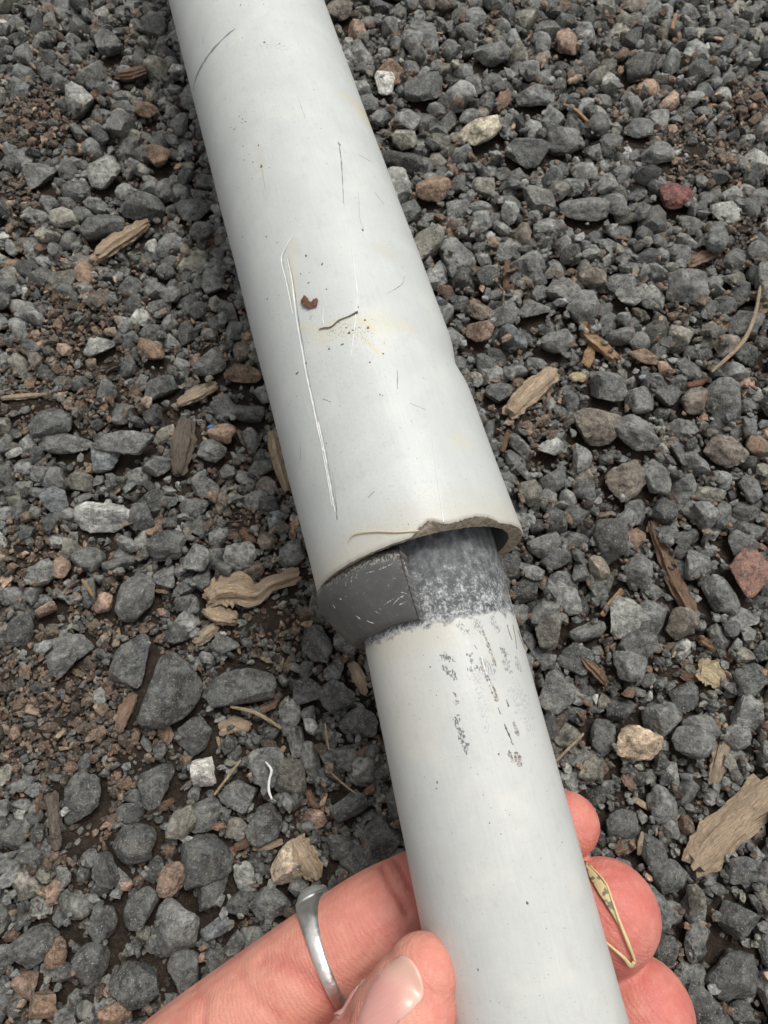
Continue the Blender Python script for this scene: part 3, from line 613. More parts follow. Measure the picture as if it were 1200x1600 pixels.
pts = [(374,182,.35),(379,186,.5),(384,190,.4),(378,192,.35),(361,199,.4),(366,202,.45),(381,200,.3),(380,228,.35),(404,227,.6),(372,248,.3),(381,250,.4),(395,253,.4),(408,260,.7),(421,262,.3),
       (372,293,.35),(376,8,.6),(388,9,.3),(412,7,.3),(445,35,.4),(379,59,.3),(413,66,.5),(437,68,.3),(379,370,.4),(416,370,.5),(433,379,.4),(478,400,.7),(503,413,.7),(470,428,.35),(482,442,.5),(418,467,.5),(464,583,.9),
       (478,567,.5),(535,538,.8),(514,545,.5),(567,360,.6),(541,512,.5),(545,520,.7),(552,516,.5),(570,500,.5),(575,512,.6),(594,617,.4),(598,618,.3),(599,553,.4),(578,566,.4),(560,480,.4),(510,452,.35)]
for _ in range(130):
    t = random.random(); y = t * 850; x = 262 + .25 * y + (240 + .122 * y) * random.uniform(.06, .94); pts.append((x, y, random.uniform(.08, .24)))
specks(UP, pts, M_SPK, big)

# ---- thin pipe
v, f, uv = lathe(LP, [(z, RL) for z in np.linspace(0, LP.L, 120)], 200, lambda z, r, ph: (z, r + .00004 * noise.noise((z * 90, ph * 2, 0))))
thin = empty('thin_conduit_pipe', LP.m); tag(thin, 'thinner light grey plastic pipe held in the fingers, with a grey glue band', 'pipe')
me = mesh_from('tube_wall', v, f); set_uv(me, uv); link('tube_wall', me, M_LP, thin)
GOU = [([(754,985),(760,1000),(768,1022),(775,1042)],[.3,.7,.8,.5],M_GOU), ([(750,1030),(760,1055),(770,1078),(777,1096)],[.3,.8,1.0,.8],M_GOU), ([(752,1025),(762,1060),(772,1085)],[.2,.3,.2],M_SCR),
 ([(802,1128),(806,1138),(810,1150)],[.4,1.1,.6],M_GOU), ([(788,1131),(793,1143),(800,1158)],[.2,.5,.15],M_SCD), ([(791,1093),(795,1104)],[.3,.45],M_SCD),
 ([(795,1172),(798,1182),(803,1192)],[.5,1.0,.6],M_GOU), ([(805,1175),(810,1187),(813,1198)],[.8,1.5,.9],M_GOU),
 ([(792,976),(796,990),(800,1000)],[.2,.4,.2],M_SCD), ([(801,976),(805,996),(807,1014)],[.15,.35,.15],M_SCD), ([(809,984),(814,1000),(819,1014)],[.15,.4,.2],M_SCD),
 ([(778,1105),(782,1116)],[.1,.3],M_SCD), ([(798,1158),(802,1164)],[.1,.2],M_SCD), ([(741,1008),(745,1014)],[.1,.2],M_SCD)]
for q, wv, m in GOU: link('gouge', mesh_from('gouge', *strip(LP, q, wv, .00008)), m, thin)
pts = [(683,1222,.5),(682,1232,.4),(765,1286,.25),(878,1316,.3),(824,1411,.5),(747,1515,.4),(672,1042,.3),(640,1100,.25),(779,1178,.35)]
for _ in range(60):
    y = random.uniform(990, 1590); x = 568 + .2 * (y - 1005) + (247 + .08 * (y - 1005)) * random.uniform(.06, .94); pts.append((x, y, random.uniform(.08, .2)))
specks(LP, pts, M_SPK, thin)

# ---- dark grey split collar between the two pipes (a piece of its own, lying round the thin pipe)
b = NB('collar_plastic'); n_a = b.noise(b.uv(), .6, 5, .65); n_b = b.noise(b.vec('MULTIPLY', b.uv(), (1, .6, 1)), 3.2, 4, .65)
c_ = b.mix(n_a, (.07, .069, .066), (.13, .128, .123)); c_ = b.mix(b.rng(b.math('ADD', n_b, b.math('MULTIPLY', b.math('SUBTRACT', n_a, .5), .5)), .66, .74, 0, .8), c_, (.55, .55, .53))
zc0, phc0 = LP.hit(632, 868); zc1, phc1 = LP.hit(660, 955); ZB = LP.hit(600, 985)[0]; ZT = ZB - .0112
sep = b.n('ShaderNodeSeparateXYZ'); b.set(sep.inputs[0], b.uv())
e1 = b.rng(b.math('ABSOLUTE', b.math('SUBTRACT', sep.outputs[1], ZT * 1000 + 1.3)), .15, 1.1, 1, 0); e2 = b.rng(b.math('ABSOLUTE', b.math('SUBTRACT', sep.outputs[0], (phc0 + phc1) / 2 * 16)), .1, .9, 1, 0)
ew = b.math('MULTIPLY', b.math('MAXIMUM', e1, b.math('MULTIPLY', e2, .45)), b.rng(b.math('ADD', n_b, b.math('MULTIPLY', n_a, .3)), .62, .74)); c_ = b.mix(b.math('MULTIPLY', ew, .75), c_, (.5, .49, .45))
M_COL = b.fin(c_, b.rng(n_a, .3, .7, .28, .45, False), b.bump(n_b, .25, .0003))
zc0, phc0 = LP.hit(632, 868); zc1, phc1 = LP.hit(660, 955)
CUT = (phc0 + phc1) / 2; SG = -1.0 if LP.hit(600, 1000)[1] < LP.hit(780, 1000)[1] else 1.0     # towards the left of the photograph
ZB = LP.hit(600, 985)[0]; ZT = ZB - .0112
OFF = Vector((0.0, SG * .0012))
cprof = [(ZT, .0138), (ZT, .0180), (ZT + .0012, .0188), (ZT + .0028, .0190), (ZT + .0044, .0186), (ZT + .0076, .0171), (ZT + .0100, .0159), (ZB - .0004, .0153), (ZB, .0149), (ZB, .01345)]
arc = math.radians(215); nseg = 110; v, f, uv = [], [], []
for k in range(nseg + 1):
    ph = CUT + SG * arc * k / nseg; grow = min(1, .84 + .16 * k / (nseg * .3))
    for j, (z, r) in enumerate(cprof):
        rr = RL + (r - RL) * grow * (1 + .22 * math.cos(ph - CUT - SG * 1.7)) + .00008 * noise.noise((ph * 4, z * 400, 0)); skew = (1 - k / nseg) * 0
        v.append((rr * math.cos(ph), rr * math.sin(ph), z + .0003 * noise.noise((ph * 3, 1, 0)))); uv.append((ph * 16, z * 1000))
nj = len(cprof)
for k in range(nseg):
    for j in range(nj - 1): f.append((k * nj + j, k * nj + j + 1, (k + 1) * nj + j + 1, (k + 1) * nj + j))
f.append(tuple(range(nj))); f.append(tuple(reversed(range(nseg * nj, nseg * nj + nj))))
me = mesh_from('split_collar', v, f); set_uv(me, uv)
col_o = link('split_collar', me, M_COL); col_o.matrix_world = LP.m
md = col_o.modifiers.new('bevel', 'BEVEL'); md.width = .0003; md.segments = 2; md.limit_method = 'ANGLE'; md.angle_limit = math.radians(35)
cbv = BVHTree.FromPolygons([LP.m @ Vector(a) for a in v], f)
COLLAR_SCUFF = [([(540,915),(543,903)],.35), ([(549,910),(551,899)],.3), ([(556,904),(558,897)],.25), ([(572,896),(585,892)],.35), ([(592,890),(604,885)],.4), ([(606,884),(614,880)],.3), ([(628,872),(633,885),(637,898)],.5),
 ([(600,945),(608,940),(618,934)],.25), ([(612,948),(622,936),(632,930)],.4), ([(622,946),(634,940)],.35), ([(626,925),(636,928)],.25), ([(573,970),(584,974)],.35), ([(556,962),(564,968)],.2), ([(520,945),(524,951)],.2), ([(585,955),(592,958)],.15),
 ([(530,935),(534,937)],.2), ([(566,930),(570,925)],.15), ([(612,905),(619,903)],.25)]
def ribbon0(pts, wid):
    q = catmull([tuple(p) for p in pts], 5); V_, F_ = [], []
    for i, p in enumerate(q):
        t = Vector(q[min(i + 1, len(q) - 1)] - q[max(i - 1, 0)]).normalized(); s_ = t.cross(VV).normalized(); ww = wid * .00035 * math.sin(math.pi * (i + .5) / len(q)) * random.uniform(.5, 1.3)
        V_ += [Vector(p) - s_ * ww, Vector(p) - VV * .00004, Vector(p) + s_ * ww]
    for i in range(len(q) - 1):
        for k in range(2): F_.append((i * 3 + k, i * 3 + k + 1, i * 3 + k + 4, i * 3 + k + 3))
    return V_, F_
linv = LP.m.inverted()
for pth, wid in COLLAR_SCUFF:
    hp = [cbv.ray_cast(CAM, ray(x, y).normalized())[0] for x, y in pth]
    if all(h is not None and (h - CAM).length < .128 for h in hp):
        V_, F_ = ribbon0([h - VV * .00003 for h in hp], wid); link('scuff', mesh_from('scuff', [linv @ a for a in V_], F_), M_SCG, col_o)
tag(col_o, 'dark grey split plastic collar between the two pipes', 'collar')

# ------------------------------------------------------------------ hand
def tube(chain, n=24, sub=6):
    q = catmull([(*P(x, y, d), r / 1000) for (x, y, d, r) in chain], sub); v, f = [], []
    pts = [Vector(a[:3]) for a in q]; rad = [float(a[3]) for a in q]
    up = VV.copy(); rings = []
    def ring(c, t, r):
        s_ = t.cross(up).normalized(); u_ = s_.cross(t); return [c + r * (math.cos(k * 2 * math.pi / n) * s_ + math.sin(k * 2 * math.pi / n) * u_) for k in range(n)]
    t0 = (pts[1] - pts[0]).normalized(); t1 = (pts[-1] - pts[-2]).normalized()
    for a in (75, 50, 25): a = math.radians(a); rings.append(ring(pts[0] - t0 * rad[0] * math.sin(a), t0, rad[0] * math.cos(a)))
    for i, c in enumerate(pts): t = (pts[min(i + 1, len(pts) - 1)] - pts[max(i - 1, 0)]).normalized(); rings.append(ring(c, t, rad[i]))
    for a in (18, 36, 54, 70, 82): a = math.radians(a); rings.append(ring(pts[-1] + t1 * rad[-1] * math.sin(a), t1, rad[-1] * math.cos(a)))
    for r_ in rings: v += r_
    for j in range(len(rings) - 1):
        for k in range(n): f.append((j * n + k, j * n + (k + 1) % n, (j + 1) * n + (k + 1) % n, (j + 1) * n + k))
    f.append(tuple(reversed(range(n)))); f.append(tuple(range((len(rings) - 1) * n, len(rings) * n))); return v, f
LITTLE = [(150,1830,.121,14), (290,1690,.121,12.2), (420,1573,.121,10.2), (544,1477,.121,9.3), (600,1442,.1225,9.35), (655,1412,.1245,9.0), (770,1350,.1290,8.0), (850,1303,.1270,6.7), (886,1288,.1215,5.7)]
RINGF = [(330,1900,.124,13), (520,1720,.124,11), (640,1640,.127,9.8), (760,1560,.129,9.2), (860,1490,.128,9.0), (928,1445,.1225,9.0), (947,1428,.1175,9.0)]
MIDF = [(480,1960,.124,13), (640,1830,.124,10.5), (780,1740,.127,9.6), (890,1660,.127,9.2), (965,1608,.123,9.1), (999,1583,.1190,9.2)]
INDF = [(620,2040,.122,12.5), (760,1930,.122,10), (900,1840,.124,9), (980,1770,.122,8.6), (1020,1740,.110,8.0)]
THUMB = [(330,1990,.112,13.5), (455,1850,.104,12), (550,1725,.0985,9.6), (606,1640,.0955,7.9), (634,1585,.0955,7.2), (652,1540,.0965,6.2), (660,1520,.0968,5.2)]
PALM1 = [(60,1960,.126,19), (200,1880,.124,17), (330,1800,.124,15), (420,1740,.125,12)]
PALM2 = [(150,2120,.126,20), (330,2010,.124,18), (520,1930,.123,14), (640,1880,.124,11)]
WRIST = [(-250,2500,.135,23), (-60,2250,.130,21), (120,2060,.126,20)]
parts = [tube(c) for c in (LITTLE, RINGF, MIDF, INDF, THUMB, PALM1, PALM2, WRIST)]
me = mesh_from('hand', *join(parts))
tmp = bpy.data.objects.new('tmp_hand', me); COL.objects.link(tmp)
md = tmp.modifiers.new('r', 'REMESH'); md.mode = 'VOXEL'; md.voxel_size = .00045; md.use_smooth_shade = True
md = tmp.modifiers.new('s', 'SMOOTH'); md.factor = .5; md.iterations = 4
dg = bpy.context.evaluated_depsgraph_get(); dg.update()
hand_me = bpy.data.meshes.new_from_object(tmp.evaluated_get(dg)); hand_me.name = 'hand'
bpy.data.objects.remove(tmp)
nv = len(hand_me.vertices); hv = np.empty(nv * 3); hand_me.vertices.foreach_get('co', hv); hv = hv.reshape(-1, 3)
hn = np.empty(nv * 3); hand_me.vertices.foreach_get('normal', hn); hn = hn.reshape(-1, 3)
bvh0 = BVHTree.FromPolygons([tuple(a) for a in hv], [tuple(p.vertices) for p in hand_me.polygons])
def on_hand(px, py, bv=None):
    h = (bv or bvh0).ray_cast(CAM, ray(px, py).normalized()); return h[0], h[1]
CREASE = [  # path px, depth mm, width mm, redness
 ([(592,1350),(604,1370),(620,1397),(636,1425)],.7,.6,.8), ([(616,1340),(628,1360),(642,1385)],.5,.5,.6),
 ([(410,1500),(440,1505),(475,1530),(510,1560),(540,1590)],.55,1.6,.55), ([(300,1540),(318,1560),(315,1600)],.35,1.1,.4), ([(375,1515),(390,1550),(430,1590)],.25,1.0,.3),
 ([(560,1500),(590,1475),(630,1455)],.12,.5,.2), ([(565,1530),(590,1505),(635,1470)],.12,.5,.2), ([(575,1478),(600,1455),(640,1432)],.10,.4,.2)]
red = np.zeros(nv)
for path, dep, wid, rd in CREASE:
    q = [on_hand(x, y)[0] for x, y in catmull([(a, b_) for a, b_ in path], 8)]; q = np.array([a for a in q if a is not None])
    if len(q) == 0: continue
    d2 = np.full(nv, 1e9); box = np.all((hv > q.min(0) - .006) & (hv < q.max(0) + .006), axis=1); idx = np.where(box)[0]
    d2[idx] = ((hv[idx][:, None] - q[None]) ** 2).sum(2).min(1); g = np.exp(-d2 / (wid / 1000) ** 2)
    hv -= hn * (g * dep / 1000)[:, None]; red = np.maximum(red, g * rd)
def blob(px, py, d, r, amt):
    global red
    c = np.array(P(px, py, d)); red = np.maximum(red, amt * np.exp(-((hv - c) ** 2).sum(1) / (r / 1000) ** 2))
blob(900,1288,.117,13,.7); blob(985,1420,.112,14,.8); blob(1040,1560,.112,15,.85); blob(640,1420,.119,9,.55); blob(690,1560,.094,6,.5); blob(420,1480,.112,7,.3); blob(940,1490,.109,6,.2)
pz = np.zeros(nv)
c = np.array(P(955, 1450, .104)); pz = np.maximum(pz, .0 * np.exp(-((hv - c) ** 2).sum(1) / .006 ** 2))
hand_me.vertices.foreach_set('co', hv.ravel()); hand_me.update()
pt_color(hand_me, 'flush', np.repeat(red[:, None], 3, 1))
b = NB('skin'); p_ = b.pos(); fl = b.n('ShaderNodeAttribute', attribute_name='flush').outputs['Fac']
n1 = b.noise(p_, 130, 4, .6); n2 = b.noise(p_, 700, 4, .6); n3 = b.noise(p_, 2600, 3, .6)
f_ = b.math('ADD', fl, b.rng(n1, .35, .65, -.15, .4), clamp=True)
c_ = b.mix(f_, (.70, .315, .235), (.58, .17, .14)); c_ = b.mix(b.rng(n2, .5, .75, 0, .25), c_, (.76, .43, .345)); c_ = b.mix(b.rng(n2, .42, .3, 0, .22), c_, (.60, .22, .18))
wv = b.n('ShaderNodeTexVoronoi', feature='DISTANCE_TO_EDGE'); b.set(wv.inputs['Vector'], p_); wv.inputs['Scale'].default_value = 1500
hh = b.math('ADD', b.math('MULTIPLY', b.rng(wv.outputs[0], 0, .12), .6), b.math('MULTIPLY', n3, .6))
wt = b.n('ShaderNodeTexWave', wave_type='BANDS', bands_direction='DIAGONAL'); b.set(wt.inputs['Vector'], p_); wt.inputs['Scale'].default_value = 520; wt.inputs['Distortion'].default_value = 9; wt.inputs['Detail'].default_value = 2; wt.inputs['Detail Scale'].default_value = .35
hh = b.math('ADD', hh, b.math('MULTIPLY', wt.outputs['Fac'], .45))
b.set(b.b.inputs['Subsurface Weight'], .35); b.b.inputs['Subsurface Radius'].default_value = (1, .35, .2); b.b.inputs['Subsurface Scale'].default_value = .0022
M_SKIN = b.fin(c_, b.rng(n2, .3, .7, .42, .58, False), b.bump(hh, .3, .0003), Specular_IOR_Level=.45)
hand_me.materials.clear(); hand_me.materials.append(M_SKIN)
hand = bpy.data.objects.new('person', hand_me); COL.objects.link(hand)
tag(hand, 'bare hand cradling the thin pipe with fingers underneath and thumb on top', 'person')
hbvh = BVHTree.FromPolygons([tuple(a) for a in hv], [tuple(p.vertices) for p in hand_me.polygons])
# thumbnail: a curved plate following the thumb
def nail():
    ax = Vector((.78, -.63)); ac = Vector((.42, .90)); base = Vector((656, 1517)); v, f, uv = [], [], []; NU, NW = 24, 18
    pts = []
    for i in range(NU + 1):
        a = -150 + 150 * i / NU
        for j in range(NW + 1):
            c = -1 + 2 * j / NW; hw = 45 * (1 - .16 * max(0, (a + 40) / 40) ** 2)
            q = base + ax * (a - 13 * abs(c) ** 2.4 * (1 if a > -60 else 0)) + ac * (c * hw); p, n = on_hand(q.x, q.y, hbvh)
            pts.append((q, p, n, c, a))
    for q, p, n, c, a in pts:
        if p is None or (p - CAM).length > .115: p, n = hbvh.find_nearest(P(q.x, q.y, .0985))[:2]
        v.append(p + n * (.00030 - .00034 * abs(c) ** 4 + (.00018 if a > -8 else 0))); uv.append((c, (a + 60) / 80))
    for i in range(NU):
        for j in range(NW): k = i * (NW + 1) + j; f.append((k, k + 1, k + NW + 2, k + NW + 1))
    # smooth the sampled surface a little
    me = mesh_from('nail', v, f); set_uv(me, uv); return me
b = NB('nail'); sep = b.n('ShaderNodeSeparateXYZ'); b.set(sep.inputs[0], b.uv()); n1 = b.noise(b.vec('MULTIPLY', b.uv(), (6, .6, 1)), 3, 3)
edge = b.math('ADD', sep.outputs[1], b.math('MULTIPLY', b.math('ABSOLUTE', sep.outputs[0]), .25))
c_ = b.mix(b.rng(edge, .05, .6), (.64, .305, .265), (.69, .41, .325)); c_ = b.mix(b.rng(n1, .3, .7, 0, .2), c_, (.72, .50, .44))
b.set(b.b.inputs['Subsurface Weight'], .2); b.b.inputs['Subsurface Scale'].default_value = .0015
M_NAIL = b.fin(c_, .28, b.bump(n1, .1, .0002), Specular_IOR_Level=.5)
nl = link('nail', nail(), M_NAIL, hand); md = nl.modifiers.new('s', 'SMOOTH'); md.iterations = 3; md = nl.modifiers.new('t', 'SOLIDIFY'); md.thickness = .0004; md.offset = -1

# ------------------------------------------------------------------ finger ring
rc = P(521, 1494, .1212); axis = (P(600, 1432, .1225) - P(480, 1510, .121)).normalized()
axis = (axis + .03 * RV - .05 * UV_).normalized()
gemdir = (P(462, 1372, .1285) - rc); gemdir = (gemdir - gemdir.dot(axis) * axis).normalized(); side = axis.cross(gemdir)
RM = Matrix.Translation(rc) @ Matrix((gemdir, side, axis)).transposed().to_4x4()
ringo = empty('finger_ring', RM); tag(ringo, 'silver band ring with a pale domed stone worn on the finger', 'ring')
v, f = [], []; n = 96; RR = .00945
for k in range(n):
    a = 2 * math.pi * k / n; g = (1 + math.cos(a)) / 2; hw = .0011 + .0007 * g ** 2 + .0012 * g ** 8; tk = .0009 + .0003 * g ** 6
    for (du, dz) in ((0, -1), (.55, -.95), (.9, -.55), (1, 0), (.9, .55), (.55, .95), (0, 1), (-.1, 0)):
        r = RR + tk * du; v.append((r * math.cos(a), r * math.sin(a), dz * hw))
for k in range(n):
    for j in range(8): f.append((k * 8 + j, k * 8 + (j + 1) % 8, ((k + 1) % n) * 8 + (j + 1) % 8, ((k + 1) % n) * 8 + j))
b = NB('silver'); n1 = b.noise(b.pos(), 500, 4); M_SIL = b.fin(b.mix(n1, (.84, .83, .80), (.95, .94, .91)), b.rng(n1, .3, .7, .34, .5, False), b.bump(n1, .5, .0004), Metallic=1.0)
link('band', mesh_from('band', v, f), M_SIL, ringo)
def dome(r, h, x0, z_sc=1.0, n=28, m=8, skirt=.0):
    v, f = [], []
    rings = ([(r * 1.0, -skirt)] if skirt else []) + [(r * math.cos(i / m * math.pi / 2 * .98), h * math.sin(i / m * math.pi / 2 * .98)) for i in range(m + 1)]
    for (q, hh) in rings:
        for k in range(n): a = 2 * math.pi * k / n; v.append((x0 + hh, q * math.cos(a), q * math.sin(a) * z_sc))
    for i in range(len(rings) - 1):
        for k in range(n): f.append((i * n + k, i * n + (k + 1) % n, (i + 1) * n + (k + 1) % n, (i + 1) * n + k))
    f.append(tuple(range((len(rings) - 1) * n, len(rings) * n))); f.append(tuple(reversed(range(n)))); return v, f
bz, bf = [], []
for (q, hh) in ((.0028, -.0012), (.0036, .0), (.0038, .0011), (.0035, .0013), (.0031, .0010)):
    for k in range(32): a = 2 * math.pi * k / 32; bz.append((RR - .0004 + hh, q * math.cos(a), q * math.sin(a) * .85))
for i in range(4):
    for k in range(32): bf.append((i * 32 + k, i * 32 + (k + 1) % 32, (i + 1) * 32 + (k + 1) % 32, (i + 1) * 32 + k))
link('bezel', mesh_from('bezel', bz, bf), M_SIL, ringo)
b = NB('moonstone'); M_GEM = b.fin((.72, .77, .76), .06, None, Transmission_Weight=.75, IOR=1.5)
link('gemstone', mesh_from('gemstone', *dome(.0034, .0019, RR + .0006, .85, skirt=.0006)), M_GEM, ringo)

# ------------------------------------------------------------------ dry bits resting on the pipes and fingers
def ribbon(pts, widths, thick, nrm, jit=.0):
    q = catmull([tuple(p) for p in pts], 6); wv = np.interp(np.linspace(0, 1, len(q)), np.linspace(0, 1, len(widths)), widths); v, f = [], []
    for i, p in enumerate(q):
        t = Vector(q[min(i + 1, len(q) - 1)] - q[max(i - 1, 0)]).normalized(); s_ = t.cross(nrm).normalized(); u_ = s_.cross(t); p = Vector(p); ww = float(wv[i] * random.uniform(1 - jit, 1 + jit))
        for k in range(8): a = k * math.pi / 4; v.append(p + s_ * math.cos(a) * ww + u_ * math.sin(a) * thick)
    m = len(q)
    for i in range(m - 1):
        for k in range(8): f.append((i * 8 + k, i * 8 + (k + 1) % 8, i * 8 + 8 + (k + 1) % 8, i * 8 + 8 + k))
    f.append(tuple(reversed(range(8)))); f.append(tuple(range((m - 1) * 8, m * 8))); return v, f
b = NB('dry_straw'); n1 = b.noise(b.pos(), 500, 3); n2 = b.noise(b.pos(), 700, 2)
c_ = b.mix(n1, (.55, .43, .20), (.74, .62, .36)); M_STRAW = b.fin(c_, .6, b.bump(n1, .4, .0002))
b = NB('dry_husk'); n1 = b.noise(b.pos(), 500, 3); n2 = b.noise(b.pos(), 850, 2)
c_ = b.mix(n1, (.50, .40, .19), (.70, .58, .33)); c_ = b.mix(b.rng(n2, .53, .6, 0, .85), c_, (.10, .10, .08)); M_HUSK = b.fin(c_, .6, b.bump(n1, .4, .0002))
def hand_pt(x, y, off=.0006):
    p, n = on_hand(x, y, hbvh)
    if p is None: p, n, _, _ = hbvh.find_nearest(P(x, y, .107))
    return p + (CAM - p).normalized() * off
straw = empty('dry_straw', Matrix.Translation(hand_pt(960, 1430))); tag(straw, 'folded yellow dry straw husk caught between the pipe and fingertip', 'straw')
def part_at(root, name, vf, mat, label=None):
    inv = root.matrix_world.inverted(); o = link(name, mesh_from(name, [inv @ Vector(a) for a in vf[0]], vf[1]), mat, root)
    if label: o['label'] = label
    return o
part_at(straw, 'husk', ribbon([hand_pt(x, y) for x, y in ((914,1346),(926,1368),(942,1392),(956,1418),(968,1445))], [.0002,.0007,.0009,.0006,.0002], .00015, VV), M_HUSK, 'spotted flat husk')
part_at(straw, 'stem', ribbon([hand_pt(x, y, .0008) for x, y in ((920,1350),(945,1378),(957,1408),(968,1440),(982,1475),(993,1504))], [.0001,.0002,.0002,.00025,.0003,.0002], .0002, VV), M_STRAW)
part_at(straw, 'stem', ribbon([hand_pt(x, y, .0009) for x, y in ((991,1503),(985,1509),(975,1497),(958,1482),(932,1459))], [.0003,.0004,.0003,.0002,.00006], .0002, VV), M_STRAW, 'folded back stem end')
def up_pt(x, y, off=.0003): z, ph = UP.hit(x, y); return UP.world(z, ph, RU + off + UP.dr(z, ph))
# brown leaf flake
b = NB('brown_leaf'); n1 = b.noise(b.pos(), 1200, 4); M_LEAF = b.fin(b.mix(b.rng(n1, .3, .7), (.085, .035, .02), (.20, .085, .048)), .7, b.bump(n1, .5, .0003))
out_ = [(474,466),(479,463),(482,468),(487,472),(492,470),(495,467),(498,472),(496,478),(490,482),(483,482),(476,480),(473,473)]
out_ = [((a[0] + (b_[0] - a[0]) * t), (a[1] + (b_[1] - a[1]) * t)) for a, b_ in zip(out_, out_[1:] + out_[:1]) for t in (0, .5)]
v = [up_pt(x + random.uniform(-1.7, 1.7), y + random.uniform(-1.7, 1.7), .0002 + .0002 * random.random()) for x, y in out_] + [up_pt(486, 477, .0003)]; k_ = len(out_)
lf = mesh_from('leaf_flake', v, [(i, (i + 1) % k_, k_) for i in range(k_)], False)
o = link('leaf_flake', lf, M_LEAF); tag(o, 'small reddish brown leaf flake lying on the big pipe', 'leaf'); md = o.modifiers.new('t', 'SOLIDIFY'); md.thickness = .00012
for path, wv, nm, lb, ct, mt in (([(499,515),(506,513),(518,511),(530,501),(545,495),(559,488)],[.00006,.0001,.0001,.00009,.0001,.00018],'twig','tiny dark twig lying across the scratched part of the big pipe','twig',M_SPK),
      ([(545,846),(555,835),(585,831),(620,832),(655,830)],[.00003,.00006,.0001,.00012,.0001],'straw','thin brown straw lying along the broken rim of the big pipe','straw',M_STRAW)):
    tag(link(nm, mesh_from(nm, *ribbon([up_pt(x, y, .0002) for x, y in path], wv, .00014, VV, .25)), mt), lb, ct)

# ------------------------------------------------------------------ loose wood
BR = {'h': None}
def wood_mesh(path, widths, ratio, seed):
    r_ = random.Random(seed); zs = []; k = (G(path[0][0] + 10, path[0][1], .008) - G(*path[0], .008)).length / 10
    wmax = max(widths) * k * .5
    hs = []
    for (x, y) in catmull(path, 4): g = G(x, y, .008); hs.append(hm(g.x, g.y))
    lay = float(np.percentile(hs, 88 if max(widths) > 25 or max(widths) < 10 else 66)); pts = []
    for (x, y) in path:
        g = G(x, y, .008); z = (lay if max(widths) < 10 or max(widths) > 60 else .5 * lay + .5 * min(hm(g.x, g.y), lay + .002)) + wmax * ratio * .55 + .0003; pts.append((*G(x, y, z), 0))
    n = max(6, int(22 / (len(path) - 1))); q = catmull([p[:3] for p in pts], n); wv = np.interp(np.linspace(0, 1, len(q)), np.linspace(0, 1, len(widths)), widths) * k * .5
    m = 18 if wmax > .0009 else 8; prof = [1 + r_.uniform(-.26, .2) for _ in range(m)]; jag = [r_.uniform(-1, 1) for _ in range(m)]; V, Fc, uv = [], [], []; s_acc = 0; c0 = Vector(q[len(q) // 2])
    big_ = wmax > .0009
    for i in range(len(q)):
        t = Vector(q[min(i + 1, len(q) - 1)] - q[max(i - 1, 0)]).normalized(); s_ = t.cross(Vector((0, 0, 1))).normalized(); u_ = s_.cross(t)
        if i: s_acc += np.linalg.norm(q[i] - q[i - 1])
        e = 1.0 if 0 < i < len(q) - 1 else .72
        for a in range(m):
            an = 2 * math.pi * a / m; w_ = float(wv[i] * prof[a] * e * (1 + (.3 if big_ else .08) * noise.noise((i * .4 + seed, a * .75, 1)) + (.12 if big_ else 0) * noise.noise((i * 1.3, a * 1.7, seed))))
            cx, cz = math.cos(an), math.sin(an); cx = math.copysign(abs(cx) ** .75, cx)
            p = Vector(q[i]) + s_ * cx * w_ + u_ * cz * w_ * ratio
            if big_ and (i == 0 or i == len(q) - 1): p += t * float(jag[a] * wv[i] * .45)
            V.append(p - c0); uv.append((an * wmax * 1000, s_acc * 1000))
    for i in range(len(q) - 1):
        for a in range(m): Fc.append((i * m + a, i * m + (a + 1) % m, (i + 1) * m + (a + 1) % m, (i + 1) * m + a))
    ca = len(V); V.append(sum(V[:m], Vector()) / m); uv.append((0, 0)); cb = len(V); V.append(sum(V[(len(q) - 1) * m:len(q) * m], Vector()) / m); uv.append((0, s_acc * 1000))
    for a in range(m): Fc.append(((a + 1) % m, a, ca)); Fc.append(((len(q) - 1) * m + a, (len(q) - 1) * m + (a + 1) % m, cb))
    me = mesh_from('wood', V, Fc); set_uv(me, uv); me.set_sharp_from_angle(angle=math.radians(22)); me.materials.append(WOOD); return me, c0
KIND_CAT = dict(root='root', wood_chip='wood chip', bark_chip='bark chip', stick='stick', wood_slab='wood', twig='twig', wood_splinter='splinter', leaf_scrap='leaf', driftwood_chip='wood chip', straw='straw')
marks = []                                        # (px, py, short name) of the findable things
for i, (path, widths, ratio, colr, nm, short, lab) in enumerate(WOODS):
    me, c0 = wood_mesh(path, widths, ratio, 40 + i); me.name = nm; o = link(nm, me); o.location = c0; o.color = (*C[colr], 1); tag(o, lab, KIND_CAT[nm], 'loose bits of wood and bark on the gravel')
    pm = path[len(path) // 2]; marks.append((pm[0], pm[1], short))
# white thread and blue scrap
b = NB('white_thread'); M_THR = b.fin(b.mix(b.noise(b.pos(), 900), (.6, .6, .58), (.8, .8, .78)), .7)
q = [(415,1190),(424,1203),(421,1218),(420,1235),(425,1249)]; ptsw = []
for x, y in q: g = G(x, y, .008); ptsw.append(G(x, y, hm(g.x, g.y) + .0008))
zt = max(p.z for p in ptsw); ptsw = [G(x, y, zt) for x, y in q]
tag(link('thread', mesh_from('thread', *ribbon(ptsw, [.00015, .0003, .00025, .0003, .0002], .0002, Vector((0, 0, 1)))), M_THR), 'short white thread lying on the gravel above the hand', 'thread'); marks.append((422, 1220, 'white thread'))
b = NB('blue_plastic'); M_BLUE = b.fin((.05, .15, .33), .5)
g = G(330, 667, .008); zb = hm(g.x, g.y) + .001; g = G(330, 667, zb)
bl = mesh_from('plastic_scrap', *[(a) for a in (lambda v, f: ([tuple(np.array(x) * np.array((.0011, .0006, .0003))) for x in v], f))(*ICO[2])]); o = link('plastic_scrap', bl, M_BLUE); o.location = g; o.rotation_euler = (.5, .3, .4)
